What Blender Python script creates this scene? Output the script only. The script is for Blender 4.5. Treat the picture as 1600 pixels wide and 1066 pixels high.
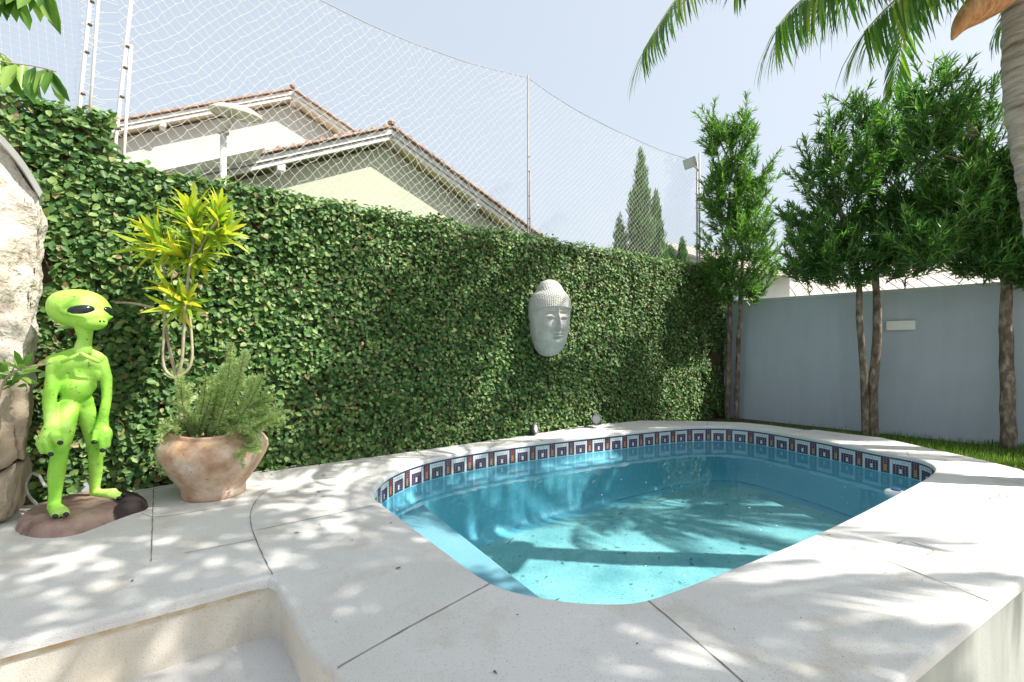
import bpy, bmesh, math, random
import numpy as np
from mathutils import Vector, Matrix, noise
random.seed(7); rng = np.random.default_rng(7)
PI = math.pi
S = bpy.context.scene
for o in list(bpy.data.objects): bpy.data.objects.remove(o)

# ------------------------------------------------------------------ camera, sky, sun, exposure
F = 760.0                                   # focal length in photo pixels (1600 wide)
cam_d = bpy.data.cameras.new('camera'); cam = bpy.data.objects.new('camera', cam_d)
S.collection.objects.link(cam); S.camera = cam
cam.location = (0, 0, 1.0); cam.rotation_euler = (math.radians(90), 0, 0)
cam_d.sensor_width = 36; cam_d.lens = F/1600*36; cam_d.shift_y = 9/1600
cam_d.clip_start = 0.05; cam_d.clip_end = 3000

SUN = Vector((0.80, -0.17, 1.0)).normalized()
el = math.asin(SUN.z); az = math.atan2(SUN.x, SUN.y)
w = bpy.data.worlds.new('World'); S.world = w; w.use_nodes = True
nt = w.node_tree; nt.nodes.clear()
sky = nt.nodes.new('ShaderNodeTexSky'); sky.sky_type = 'NISHITA'; sky.sun_disc = False
sky.sun_elevation = el; sky.sun_rotation = az
sky.air_density = 1.0; sky.dust_density = 6.0; sky.ozone_density = 1.0; sky.altitude = 0
bg = nt.nodes.new('ShaderNodeBackground'); bg.inputs[1].default_value = 0.14
wo = nt.nodes.new('ShaderNodeOutputWorld')
hz = nt.nodes.new('ShaderNodeMix'); hz.data_type = 'RGBA'; hz.inputs[0].default_value = .65   # thin high haze whitens the sky
hz.inputs[7].default_value = (3.6, 3.95, 4.25, 1); nt.links.new(sky.outputs[0], hz.inputs[6])
nt.links.new(hz.outputs[2], bg.inputs[0]); nt.links.new(bg.outputs[0], wo.inputs[0])
sl = bpy.data.lights.new('sun', 'SUN'); sl.energy = 5.0; sl.angle = math.radians(0.5); sl.color = (1, 0.94, 0.84)
so = bpy.data.objects.new('sun', sl); S.collection.objects.link(so)
so.rotation_euler = SUN.to_track_quat('Z', 'Y').to_euler(); so.location = (6, -3, 12)
S.view_settings.view_transform = 'Standard'; S.view_settings.look = 'None'
S.view_settings.exposure = 0.78; S.view_settings.gamma = 1; S.view_settings.use_curve_mapping = False
S.cycles.max_bounces = 8; S.cycles.transparent_max_bounces = 16

# ------------------------------------------------------------------ helpers
def G(px, py, z=0.0):
    Y = F*(1.0-z)/(py-542.0); return Vector(((px-800)/F*Y, Y, z))
def D(px, py, Y):
    return Vector(((px-800)/F*Y, Y, 1.0-(py-542.0)*Y/F))
E1 = Vector((0.8015, 0.598, 0)); N1 = Vector((-0.598, 0.8015, 0)); HD = 4.363    # hedge line
def HP(s, off=0.0, z=0.0): return N1*(HD+off) + E1*s + Vector((0, 0, z))
def Hpix(px, py, off=0.0):                   # photo ray meets the vertical plane parallel to the hedge
    t = (px-800)/F; a = N1*(HD+off)
    s = (t*a.y-a.x)/(E1.x-E1.y*t); p = a+E1*s
    return D(px, py, p.y)
W0 = Vector((3.576, 8.11, 0)); E2 = Vector((0.6715, -0.741, 0)).normalized(); N2 = Vector((0.741, 0.6715, 0)).normalized()
def WP(s, off=0.0, z=0.0): return W0 + E2*s + N2*off + Vector((0, 0, z))
def Wpix(px, py, off=0.0):
    t = (px-800)/F; a = W0+N2*off
    s = (t*a.y-a.x)/(E2.x-E2.y*t); p = a+E2*s
    return D(px, py, p.y)

def tag(o, label=None, cat=None, group=None, kind=None):
    if label: o['label'] = label
    if cat: o['category'] = cat
    if group: o['group'] = group
    if kind: o['kind'] = kind
    return o
def link(o, parent=None):
    S.collection.objects.link(o)
    if parent is not None:
        o.parent = parent; o.matrix_parent_inverse = Matrix.Translation(parent.location).inverted() if parent.type == 'EMPTY' else Matrix()
        if parent.type != 'EMPTY' and parent.parent is not None: pass
    return o
def empty(name, loc, label=None, cat=None, group=None):
    o = bpy.data.objects.new(name, None); o.location = loc; o.empty_display_size = 0.1
    S.collection.objects.link(o); return tag(o, label, cat, group)

class MB:
    def __init__(s): s.v = []; s.f = []; s.m = []; s.cur = 0
    def add(s, vs, fs):
        b = len(s.v); s.v += [tuple(v) for v in vs]; s.f += [tuple(i+b for i in f) for f in fs]; s.m += [s.cur]*len(fs)
    def box(s, c, sz, ax=(Vector((1,0,0)), Vector((0,1,0)), Vector((0,0,1)))):
        c = Vector(c); vs = []
        for k in (-.5, .5):
            for j in (-.5, .5):
                for i in (-.5, .5): vs.append(c+ax[0]*i*sz[0]+ax[1]*j*sz[1]+ax[2]*k*sz[2])
        s.add(vs, [(0,2,3,1),(4,5,7,6),(0,1,5,4),(2,6,7,3),(0,4,6,2),(1,3,7,5)])
    def tube(s, pts, rad, n=8, cap=True):
        pts = [Vector(p) for p in pts]; m = len(pts)
        if not hasattr(rad, '__len__'): rad = [rad]*m
        vs = []; ref = None
        for i, p in enumerate(pts):
            t = (pts[min(i+1, m-1)]-pts[max(i-1, 0)]).normalized()
            if ref is None:
                ref = t.orthogonal().normalized()
            ref = (ref-t*ref.dot(t)).normalized(); b = t.cross(ref)
            for k in range(n):
                a = 2*PI*k/n; vs.append(p+(ref*math.cos(a)+b*math.sin(a))*rad[i])
        fs = [(i*n+k, i*n+(k+1)%n, (i+1)*n+(k+1)%n, (i+1)*n+k) for i in range(m-1) for k in range(n)]
        if cap: fs += [tuple(range(n-1, -1, -1)), tuple((m-1)*n+k for k in range(n))]
        s.add(vs, fs)
    def lathe(s, c, prof, n=32, ax=None, close=False):
        c = Vector(c); ax = ax or (Vector((1,0,0)), Vector((0,1,0)), Vector((0,0,1))); vs = []
        for r, z in prof:
            for k in range(n):
                a = 2*PI*k/n; vs.append(c+ax[0]*r*math.cos(a)+ax[1]*r*math.sin(a)+ax[2]*z)
        m = len(prof)
        fs = [(i*n+k, i*n+(k+1)%n, (i+1)*n+(k+1)%n, (i+1)*n+k) for i in range(m-1) for k in range(n)]
        if close: fs += [tuple(range(n-1, -1, -1)), tuple((m-1)*n+k for k in range(n))]
        s.add(vs, fs)
    def ell(s, c, r, ax=None, nu=20, nv=12):
        ax = ax or (Vector((1,0,0)), Vector((0,1,0)), Vector((0,0,1))); c = Vector(c)
        if not hasattr(r, '__len__'): r = (r, r, r)
        vs = [c-ax[2]*r[2]]
        for j in range(1, nv):
            b = PI*j/nv-PI/2
            for i in range(nu):
                a = 2*PI*i/nu
                vs.append(c+ax[0]*r[0]*math.cos(a)*math.cos(b)+ax[1]*r[1]*math.sin(a)*math.cos(b)+ax[2]*r[2]*math.sin(b))
        vs.append(c+ax[2]*r[2]); T = len(vs)-1
        fs = [(0, 1+(i+1)%nu, 1+i) for i in range(nu)]
        for j in range(nv-2):
            for i in range(nu):
                a = 1+j*nu; fs.append((a+i, a+(i+1)%nu, a+nu+(i+1)%nu, a+nu+i))
        fs += [(T, 1+(nv-2)*nu+i, 1+(nv-2)*nu+(i+1)%nu) for i in range(nu)]
        s.add(vs, fs)
    def cap(s, p0, r0, p1, r1):
        s.ell(p0, r0); s.ell(p1, r1); s.tube([p0, p1], [r0, r1], 16)
    def prism(s, poly, z0, z1):                # poly: 2D/3D loop counter-clockwise
        n = len(poly)
        s.add([(p[0], p[1], z0) for p in poly]+[(p[0], p[1], z1) for p in poly],
              [tuple(range(n-1, -1, -1)), tuple(range(n, 2*n))]+[(i, (i+1)%n, n+(i+1)%n, n+i) for i in range(n)])
    def slab(s, poly, d):                      # any planar polygon thickened along vector d
        n = len(poly); d = Vector(d)
        s.add([Vector(p) for p in poly]+[Vector(p)+d for p in poly],
              [tuple(range(n-1, -1, -1)), tuple(range(n, 2*n))]+[(i, (i+1)%n, n+(i+1)%n, n+i) for i in range(n)])
    def build(s, name, mats, parent=None, smooth=False, bevel=0, origin=None):
        me = bpy.data.meshes.new(name)
        me.from_pydata(s.v, [], s.f); me.update()
        if not isinstance(mats, (list, tuple)): mats = [mats]
        for m in mats: me.materials.append(m)
        if len(mats) > 1: me.polygons.foreach_set('material_index', s.m)
        if smooth: me.polygons.foreach_set('use_smooth', [True]*len(me.polygons))
        bm = bmesh.new(); bm.from_mesh(me); bmesh.ops.recalc_face_normals(bm, faces=bm.faces); bm.to_mesh(me); bm.free()
        o = bpy.data.objects.new(name, me)
        if parent is None and s.v:             # origin at the thing's base
            a = np.array(s.v); c = Vector(((a[:,0].min()+a[:,0].max())/2, (a[:,1].min()+a[:,1].max())/2, a[:,2].min()))
            me.transform(Matrix.Translation(-c)); o.location = c
            S.collection.objects.link(o)
        else:
            S.collection.objects.link(o); o.parent = parent
            base = parent
            off = Vector((0,0,0))
            while base is not None: off += base.location; base = base.parent
            me.transform(Matrix.Translation(-off))
        if bevel:
            b = o.modifiers.new('bevel', 'BEVEL'); b.width = bevel; b.segments = 2; b.limit_method = 'ANGLE'
        return o

def npmesh(name, V, Fc, mats, parent=None, nper=4, midx=None):
    """V (n,3), Fc (m,nper) -> object, parts take world coordinates"""
    me = bpy.data.meshes.new(name); V = np.asarray(V, dtype=np.float64)
    off = np.zeros(3); loc = None
    if parent is None:
        loc = np.array([(V[:,0].min()+V[:,0].max())/2, (V[:,1].min()+V[:,1].max())/2, V[:,2].min()]); off = loc
    else:
        b = parent
        while b is not None: off = off+np.array(b.location); b = b.parent
    V = (V-off).astype(np.float32); Fc = np.asarray(Fc, dtype=np.int32)
    me.vertices.add(len(V)); me.vertices.foreach_set('co', V.ravel())
    me.loops.add(Fc.size); me.loops.foreach_set('vertex_index', Fc.ravel())
    me.polygons.add(len(Fc)); me.polygons.foreach_set('loop_start', np.arange(0, Fc.size, nper, dtype=np.int32))
    me.polygons.foreach_set('loop_total', np.full(len(Fc), nper, dtype=np.int32))
    if not isinstance(mats, (list, tuple)): mats = [mats]
    for m in mats: me.materials.append(m)
    if midx is not None: me.polygons.foreach_set('material_index', np.asarray(midx, dtype=np.int32))
    me.update(calc_edges=True); me.validate()
    o = bpy.data.objects.new(name, me); S.collection.objects.link(o)
    if parent is None: o.location = loc
    else: o.parent = parent
    return o

def nrm(a): return a/np.maximum(np.linalg.norm(a, axis=1, keepdims=True), 1e-9)
LEAF = ([(0,0,0),(.3,.42,.10),(.72,.38,.08),(1,0,-.06),(.72,-.38,.08),(.3,-.42,.10)], [(0,1,2,3),(0,3,4,5)])
BLADE = ([(0,0,0),(.22,.45,.03),(.65,.42,.02),(1,0,-.03),(.65,-.42,.02),(.22,-.45,.03)], [(0,1,2,3),(0,3,4,5)])
LONG = ([(0,.1,0),(0,-.1,0),(.25,.5,0),(.25,-.5,0),(.6,.42,-.05),(.6,-.42,-.05),(.85,.25,-.14),(.85,-.25,-.14),(1,.02,-.22),(1,-.02,-.22)],
        [(0,1,3,2),(2,3,5,4),(4,5,7,6),(6,7,9,8)])
def leafmesh(P, Dr, N, L, W, tpl=LEAF):
    P = np.asarray(P, float); Dr = nrm(np.asarray(Dr, float)); N = np.asarray(N, float); n = len(P)
    L = np.broadcast_to(np.asarray(L, float), (n,)); W = np.broadcast_to(np.asarray(W, float), (n,))
    Sd = nrm(np.cross(Dr, N)); N = np.cross(Sd, Dr)
    T = np.array(tpl[0]); k = len(T)
    V = P[:,None,:]+Dr[:,None,:]*(T[None,:,0:1]*L[:,None,None])+Sd[:,None,:]*(T[None,:,1:2]*W[:,None,None])+N[:,None,:]*(T[None,:,2:3]*L[:,None,None])
    Fc = np.array(tpl[1])[None]+(np.arange(n)*k)[:,None,None]
    return V.reshape(-1,3), Fc.reshape(-1,4)
def leaves(name, P, Dr, N, L, W, mat, parent=None, tpl=LEAF):
    V, Fc = leafmesh(P, Dr, N, L, W, tpl); return npmesh(name, V, Fc, mat, parent)

def catmull(pts, per=6, closed=False):
    pts = [Vector(p) for p in pts]; n = len(pts); out = []
    rng_ = range(n) if closed else range(n-1)
    for i in rng_:
        if closed: a, b, c, d = pts[i-1], pts[i], pts[(i+1)%n], pts[(i+2)%n]
        else: a, b, c, d = pts[max(i-1,0)], pts[i], pts[i+1], pts[min(i+2,n-1)]
        for k in range(per):
            t = k/per
            out.append(.5*((2*b)+(c-a)*t+(2*a-5*b+4*c-d)*t*t+(3*b-a-3*c+d)*t**3))
    if not closed: out.append(pts[-1])
    return out
def resample(loop, step, closed=True):
    pts = list(loop)+([loop[0]] if closed else []); L = [0]
    for a, b in zip(pts, pts[1:]): L.append(L[-1]+(b-a).length)
    n = max(3, round(L[-1]/step)); out = []; j = 0
    for k in range(n if closed else n+1):
        d = L[-1]*k/n
        while j < len(L)-2 and L[j+1] < d: j += 1
        t = (d-L[j])/max(L[j+1]-L[j], 1e-9); out.append(pts[j].lerp(pts[j+1], t))
    return out
def area(l): return sum(l[i].x*l[(i+1)%len(l)].y-l[(i+1)%len(l)].x*l[i].y for i in range(len(l)))/2
def loopnormals(l):                            # outward normals of a CCW loop
    out = []; n = len(l)
    for i in range(n):
        t = (l[(i+1)%n]-l[i-1]); t.z = 0; t.normalize(); out.append(Vector((t.y, -t.x, 0)))
    return out
def offs(l, d):
    return [p+nn*d for p, nn in zip(l, loopnormals(l))]
def strip(mb, rows, closed=True):
    n = len(rows[0]); vs = [p for r in rows for p in r]
    fs = [(j*n+i, j*n+(i+1)%n, (j+1)*n+(i+1)%n, (j+1)*n+i) for j in range(len(rows)-1) for i in range(n if closed else n-1)]
    mb.add(vs, fs)
def setz(l, z): return [Vector((p.x, p.y, z)) for p in l]
def fillpoly(outer, holes=(), z=0):
    bm = bmesh.new(); es = []
    for lp in [outer]+list(holes):
        vs = [bm.verts.new((p.x, p.y, z)) for p in lp]
        es += [bm.edges.new((vs[i], vs[(i+1)%len(vs)])) for i in range(len(vs))]
    bmesh.ops.triangle_fill(bm, use_beauty=True, use_dissolve=False, edges=es)
    bm.verts.index_update(); v = [tuple(x.co) for x in bm.verts]; f = [tuple(q.index for q in x.verts) for x in bm.faces]; bm.free()
    return v, f
def inpoly(x, y, poly):
    c = False; n = len(poly)
    for i in range(n):
        a, b = poly[i], poly[i-1]
        if (a[1] > y) != (b[1] > y) and x < (b[0]-a[0])*(y-a[1])/(b[1]-a[1])+a[0]: c = not c
    return c

# ------------------------------------------------------------------ materials
def mat(name, col, rough=.6, metal=0, spec=None):
    m = bpy.data.materials.new(name); m.use_nodes = True; b = m.node_tree.nodes['Principled BSDF']
    b.inputs['Base Color'].default_value = (*col, 1); b.inputs['Roughness'].default_value = rough; b.inputs['Metallic'].default_value = metal
    if spec is not None: b.inputs['Specular IOR Level'].default_value = spec
    return m
def nodes(m): return m.node_tree, m.node_tree.nodes, m.node_tree.links, m.node_tree.nodes['Principled BSDF']
def tc(nt, kind='Object'):
    n = nt.nodes.new('ShaderNodeTexCoord'); return n.outputs[kind]
def nz(nt, src, scale, detail=4, rough=.55, vec=None):
    n = nt.nodes.new('ShaderNodeTexNoise'); n.inputs['Scale'].default_value = scale; n.inputs['Detail'].default_value = detail; n.inputs['Roughness'].default_value = rough
    if vec:
        mp = nt.nodes.new('ShaderNodeMapping'); mp.inputs['Scale'].default_value = vec; nt.links.new(src, mp.inputs[0]); src = mp.outputs[0]
    nt.links.new(src, n.inputs['Vector']); return n.outputs[0]
def ramp(nt, src, stops):
    r = nt.nodes.new('ShaderNodeValToRGB'); e = r.color_ramp.elements
    while len(e) < len(stops): e.new(.5)
    for x, (p, c) in zip(e, stops):
        x.position = p; x.color = (*c, 1) if len(c) == 3 else c
    nt.links.new(src, r.inputs[0]); return r.outputs[0]
def mixc(nt, fac, a, b, mode='MIX'):
    n = nt.nodes.new('ShaderNodeMix'); n.data_type = 'RGBA'; n.blend_type = mode
    for s, i in ((fac, 0), (a, 6), (b, 7)):
        if hasattr(s, 'links') or hasattr(s, 'is_output'): nt.links.new(s, n.inputs[i])
        elif i == 0: n.inputs[0].default_value = s
        else: n.inputs[i].default_value = (*s, 1)
    return n.outputs[2]
def bump(nt, b, h, strength=.3, dist=.01):
    n = nt.nodes.new('ShaderNodeBump'); n.inputs['Strength'].default_value = strength; n.inputs['Distance'].default_value = dist
    nt.links.new(h, n.inputs['Height']); nt.links.new(n.outputs[0], b.inputs['Normal'])
def noisy(name, stops, scale=4, rough=.7, bs=None, bstr=.3, bd=.01, metal=0, speck=None, detail=5, vec=None):
    m = mat(name, stops[0][1], rough, metal); nt, N, L, b = nodes(m); c = tc(nt)
    col = ramp(nt, nz(nt, c, scale, detail, .6, vec), stops)
    if speck:
        sc, lo, hi, sc_col = speck
        f = ramp(nt, nz(nt, c, sc, 2, .5), [(lo, (0,0,0)), (hi, (1,1,1))]); col = mixc(nt, f, col, sc_col)
    L.new(col, b.inputs['Base Color'])
    if bs: bump(nt, b, nz(nt, c, bs, 4, .6), bstr, bd)
    return m
def leafmat(name, stops, rough=.45, trans=.3, spec=.4):
    m = mat(name, stops[0][1], rough, 0, spec); nt, N, L, b = nodes(m)
    g = N.new('ShaderNodeNewGeometry'); r = N.new('ShaderNodeValToRGB'); e = r.color_ramp.elements
    while len(e) < len(stops): e.new(.5)
    for x, (p, c) in zip(e, stops): x.position = p; x.color = (*c, 1)
    L.new(g.outputs['Random Per Island'], r.inputs[0]); L.new(r.outputs[0], b.inputs['Base Color'])
    t = N.new('ShaderNodeBsdfTranslucent'); mx = N.new('ShaderNodeMixShader'); mx.inputs[0].default_value = trans
    br = mixc(nt, 1.0, r.outputs[0], (1.25, 1.45, .7), 'MULTIPLY'); L.new(br, t.inputs[0])
    L.new(b.outputs[0], mx.inputs[1]); L.new(t.outputs[0], mx.inputs[2]); L.new(mx.outputs[0], N['Material Output'].inputs[0])
    return m

M = {}
M['deck'] = noisy('cast_stone', [(.3, (.56,.56,.545)), (.5, (.62,.62,.61)), (.7, (.66,.66,.655))], 1.1, .85, 260, .4, .004, speck=(210, .62, .70, (.36,.355,.34)))
nt_, N_, L_, b_ = nodes(M['deck']); c_ = tc(nt_); old = b_.inputs['Base Color'].links[0].from_socket
st_ = ramp(nt_, nz(nt_, c_, 3.2, 7, .7), [(.52, (1,1,1)), (.72, (.86,.80,.70))]); L_.new(mixc(nt_, 1.0, old, st_, 'MULTIPLY'), b_.inputs['Base Color'])
M['joint'] = noisy('joint_dirt', [(.35, (.10,.09,.07)), (.65, (.33,.29,.22))], 9, .9)
M['riser'] = noisy('speckled_riser', [(.3, (.60,.55,.46)), (.7, (.68,.65,.59))], 5, .85, 180, .4, .004, speck=(280, .60, .68, (.38,.33,.26)))
M['render_white'] = noisy('weathered_render', [(.3, (.28,.30,.28)), (.65, (.38,.40,.37))], 3, .85, 60, .25, .005, vec=(3, 3, .6))
M['wall_grey'] = noisy('grey_wall_paint', [(.3, (.47,.53,.61)), (.7, (.53,.59,.67))], 1.1, .8, 90, .5, .006)
nt_, N_, L_, b_ = nodes(M['wall_grey']); c_ = tc(nt_); old = b_.inputs['Base Color'].links[0].from_socket
st_ = ramp(nt_, nz(nt_, c_, 2.2, 6, .65, (3, 3, .35)), [(.45, (1,1,1)), (.80, (.90,.90,.88))]); L_.new(mixc(nt_, 1.0, old, st_, 'MULTIPLY'), b_.inputs['Base Color'])
M['cap'] = noisy('wall_cap', [(.3, (.50,.54,.56)), (.7, (.58,.62,.62))], 5, .8, 60, .3, .004)
M['shell'] = noisy('pool_shell', [(.3, (.21,.50,.62)), (.7, (.27,.56,.68))], 1.6, .45)
M['silt'] = noisy('silty_pool_floor', [(.3, (.24,.42,.44)), (.5, (.38,.56,.56)), (.7, (.50,.65,.62))], 2.6, .8, detail=9, speck=(60, .60, .70, (.18,.32,.32)))
M['bench'] = noisy('pool_bench', [(.3, (.38,.48,.55)), (.7, (.46,.55,.61))], 2.2, .7)
M['tile_navy'] = noisy('tile_navy', [(.3, (.035,.045,.10)), (.7, (.06,.075,.15))], 25, .25)
M['tile_plum'] = noisy('tile_plum', [(.3, (.055,.035,.075)), (.7, (.10,.06,.11))], 25, .25)
M['tile_white'] = noisy('tile_white', [(.3, (.55,.62,.66)), (.7, (.72,.76,.78))], 25, .25)
M['tile_red'] = noisy('tile_red', [(.3, (.20,.025,.02)), (.7, (.34,.05,.04))], 25, .25)
M['tile_orange'] = noisy('tile_orange', [(.3, (.42,.15,.02)), (.7, (.60,.34,.05))], 25, .25)
M['grout'] = noisy('grout', [(.3, (.20,.24,.27)), (.7, (.28,.32,.34))], 30, .8)
M['soil'] = noisy('soil', [(.3, (.035,.025,.015)), (.7, (.09,.06,.035))], 14, .95, 40, .8, .03)
M['paving'] = noisy('patio_paving', [(.3, (.42,.40,.36)), (.7, (.5,.48,.44))], 3, .85, 120, .3, .004)
M['lawn'] = noisy('lawn_soil', [(.35, (.05,.07,.02)), (.65, (.10,.10,.04))], 12, .95, 40, .6, .02)
M['land'] = noisy('land', [(.35, (.09,.12,.06)), (.65, (.16,.17,.11))], .05, .95)
M['hedge_back'] = noisy('hedge_backing', [(.35, (.05,.04,.02)), (.65, (.12,.085,.05))], 12, .95, 30, .8, .03)
M['fig'] = leafmat('fig_leaf', [(0, (.035,.10,.030)), (.4, (.072,.168,.045)), (.72, (.14,.255,.07)), (.95, (.26,.36,.12)), (.98, (.28,.22,.11)), (1, (.20,.11,.05))], .48, .25, .35)
M['twig'] = noisy('hedge_twig', [(.3, (.13,.07,.04)), (.7, (.24,.15,.09))], 20, .8)
M['bark'] = noisy('bark', [(.32, (.085,.062,.045)), (.5, (.20,.155,.115)), (.68, (.42,.37,.30))], 16, .9, 40, .8, .012, vec=(1, 1, .5))
M['podo'] = leafmat('podocarpus_leaf', [(0, (.04,.11,.035)), (.5, (.085,.22,.055)), (.85, (.17,.34,.08)), (1, (.30,.46,.13))], .38, .45, .5)
M['podo_light'] = leafmat('young_podocarpus_leaf', [(0, (.05,.14,.035)), (.5, (.10,.24,.05)), (.85, (.20,.38,.07)), (1, (.32,.48,.12))], .4, .32)
M['palm'] = leafmat('palm_leaflet', [(0, (.035,.10,.025)), (.5, (.08,.20,.03)), (.85, (.19,.33,.04)), (1, (.34,.40,.06))], .4, .4)
M['rachis'] = noisy('palm_rachis', [(.3, (.20,.25,.06)), (.7, (.32,.34,.10))], 8, .6)
M['conifer'] = leafmat('conifer_spray', [(0, (.05,.15,.05)), (.6, (.12,.27,.08)), (1, (.22,.38,.12))], .6, .15)
M['drac'] = leafmat('dracaena_leaf', [(0, (.15,.30,.03)), (.4, (.32,.46,.04)), (.8, (.55,.58,.05)), (1, (.62,.50,.04))], .4, .35)
M['drac_stem'] = noisy('dracaena_stem', [(.3, (.30,.24,.16)), (.7, (.46,.40,.30))], 30, .8)
M['needle'] = leafmat('silver_needle', [(0, (.30,.40,.18)), (.5, (.46,.56,.28)), (1, (.66,.74,.44))], .6, .42)
M['broad'] = leafmat('broad_leaf', [(0, (.06,.16,.03)), (.6, (.14,.30,.05)), (1, (.30,.45,.10))], .4, .4)
M['grass'] = leafmat('grass_blade', [(0, (.06,.14,.02)), (.6, (.14,.26,.04)), (1, (.30,.40,.08))], .6, .35)
M['net'] = mat('net_cord', (.72,.72,.70), .7)
M['net_grey'] = mat('rope', (.45,.45,.44), .7)
M['pole'] = noisy('painted_pole', [(.42, (.62,.61,.58)), (.60, (.66,.65,.62)), (.68, (.30,.16,.09))], 9, .6, vec=(1, 1, .35))
M['pole_grey'] = noisy('galvanised_pole', [(.35, (.34,.34,.33)), (.65, (.46,.46,.45))], 12, .5)
M['post_dark'] = noisy('dark_galvanised_pole', [(.35, (.20,.20,.20)), (.65, (.30,.30,.29))], 12, .5)
M['rust'] = noisy('rusty_bolt', [(.3, (.10,.05,.03)), (.7, (.20,.12,.08))], 30, .8)
M['house_wall'] = noisy('house_wall', [(.3, (.46,.50,.38)), (.7, (.53,.56,.44))], 1.2, .85)
M['house_wall2'] = noisy('far_house_wall', [(.3, (.47,.49,.48)), (.7, (.53,.54,.52))], 1.2, .85)
M['soffit'] = noisy('soffit_boards', [(.3, (.74,.70,.28)), (.7, (.84,.80,.40))], 3, .8)
M['soffit2'] = noisy('far_soffit_boards', [(.3, (.66,.58,.42)), (.7, (.74,.67,.52))], 3, .8)
M['verge'] = noisy('white_verge', [(.3, (.66,.66,.64)), (.7, (.76,.76,.74))], 4, .6)
M['rooftile'] = noisy('roof_tile', [(.3, (.30,.20,.15)), (.6, (.46,.33,.26)), (.8, (.56,.47,.40))], 7, .85, 20, .6, .03)
M['pale_tile'] = noisy('pale_roof_tile', [(.3, (.46,.41,.36)), (.7, (.56,.51,.46))], 3, .85, 12, .6, .04)
M['glass'] = mat('window_glass', (.10,.16,.19), .08)
M['terracotta'] = noisy('weathered_terracotta', [(.30, (.34,.20,.12)), (.46, (.50,.33,.22)), (.58, (.60,.46,.35)), (.72, (.72,.64,.56))], 6.5, .85, 35, .6, .008, speck=(40, .68, .74, (.22,.16,.12)))
M['alien'] = noisy('green_paint', [(.28, (.16,.50,.03)), (.48, (.32,.66,.07)), (.60, (.46,.76,.15)), (.74, (.66,.84,.32))], 3.6, .62, 45, .6, .006, speck=(38, .66, .71, (.16,.32,.05)))
M['alien_pale'] = M['alien']
M['black'] = mat('black_gloss', (.012,.016,.022), .12)
M['rockbase'] = noisy('statue_base', [(.3, (.16,.10,.085)), (.5, (.30,.20,.165)), (.72, (.42,.31,.26))], 8, .75, 40, .5, .006)
M['stone_white'] = noisy('rough_white_stone', [(.3, (.36,.31,.26)), (.48, (.54,.49,.43)), (.7, (.65,.61,.56))], 6, .95, 20, 1, .035)
M['stone_brown'] = noisy('flat_brown_stone', [(.3, (.27,.21,.15)), (.6, (.42,.35,.27)), (.8, (.52,.47,.40))], 3.5, .9, 24, .9, .015)
M['old_wall'] = noisy('mossy_concrete', [(.3, (.12,.10,.05)), (.5, (.26,.20,.13)), (.7, (.36,.30,.22))], 5, .95, 20, .8, .02)
M['band'] = noisy('grey_band', [(.3, (.50,.51,.50)), (.7, (.60,.61,.59))], 4, .5)
M['sculpt'] = noisy('grey_cast_stone', [(.3, (.42,.42,.39)), (.7, (.58,.57,.53))], 9, .9, 90, .6, .004, speck=(80, .62, .70, (.24,.27,.24)))
M['lamp_black'] = noisy('black_lamp_housing', [(.3, (.03,.032,.035)), (.7, (.07,.072,.075))], 20, .45)
M['lens'] = mat('lamp_lens', (.42,.45,.46), .1)
M['white_plastic'] = noisy('white_plastic', [(.3, (.84,.84,.83)), (.7, (.90,.90,.89))], 6, .4)
M['cream'] = noisy('aged_lamp_enamel', [(.3, (.58,.54,.42)), (.7, (.70,.67,.56))], 8, .5)
M['cable'] = mat('grey_cable', (.48,.48,.46), .6)
M['litter'] = noisy('dead_leaf', [(.3, (.03,.035,.03)), (.7, (.12,.09,.05))], 9, .9)
M['spathe'] = noisy('dry_spathe', [(.3, (.26,.10,.03)), (.5, (.48,.22,.08)), (.75, (.58,.38,.20))], 9, .8, 30, .6, .01, vec=(4, 4, .6))
M['palm_trunk'] = noisy('palm_trunk', [(.3, (.15,.11,.08)), (.48, (.34,.29,.24)), (.7, (.50,.46,.41))], 5, .9, 30, .8, .015, vec=(.8, .8, 6))
M['blue_plastic'] = mat('blue_plastic', (.05,.16,.42), .4)

def water_mat():
    m = bpy.data.materials.new('pool_water'); m.use_nodes = True; nt = m.node_tree; N, L = nt.nodes, nt.links; N.clear()
    tr = N.new('ShaderNodeBsdfTransparent'); tr.inputs[0].default_value = (.66,.89,.94,1)
    gl = N.new('ShaderNodeBsdfGlossy'); gl.inputs['Roughness'].default_value = .015; gl.inputs[0].default_value = (.8,.85,.9,1)
    fr = N.new('ShaderNodeFresnel'); fr.inputs[0].default_value = 1.33
    c = tc(nt); h = nz(nt, c, 3.5, 2, .5)
    b = N.new('ShaderNodeBump'); b.inputs['Strength'].default_value = .12; b.inputs['Distance'].default_value = .02; L.new(h, b.inputs['Height'])
    L.new(b.outputs[0], gl.inputs['Normal']); L.new(b.outputs[0], fr.inputs['Normal'])
    mx = N.new('ShaderNodeMixShader'); L.new(fr.outputs[0], mx.inputs[0]); L.new(tr.outputs[0], mx.inputs[1]); L.new(gl.outputs[0], mx.inputs[2])
    o = N.new('ShaderNodeOutputMaterial'); L.new(mx.outputs[0], o.inputs[0]); return m
M['water'] = water_mat()

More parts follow.
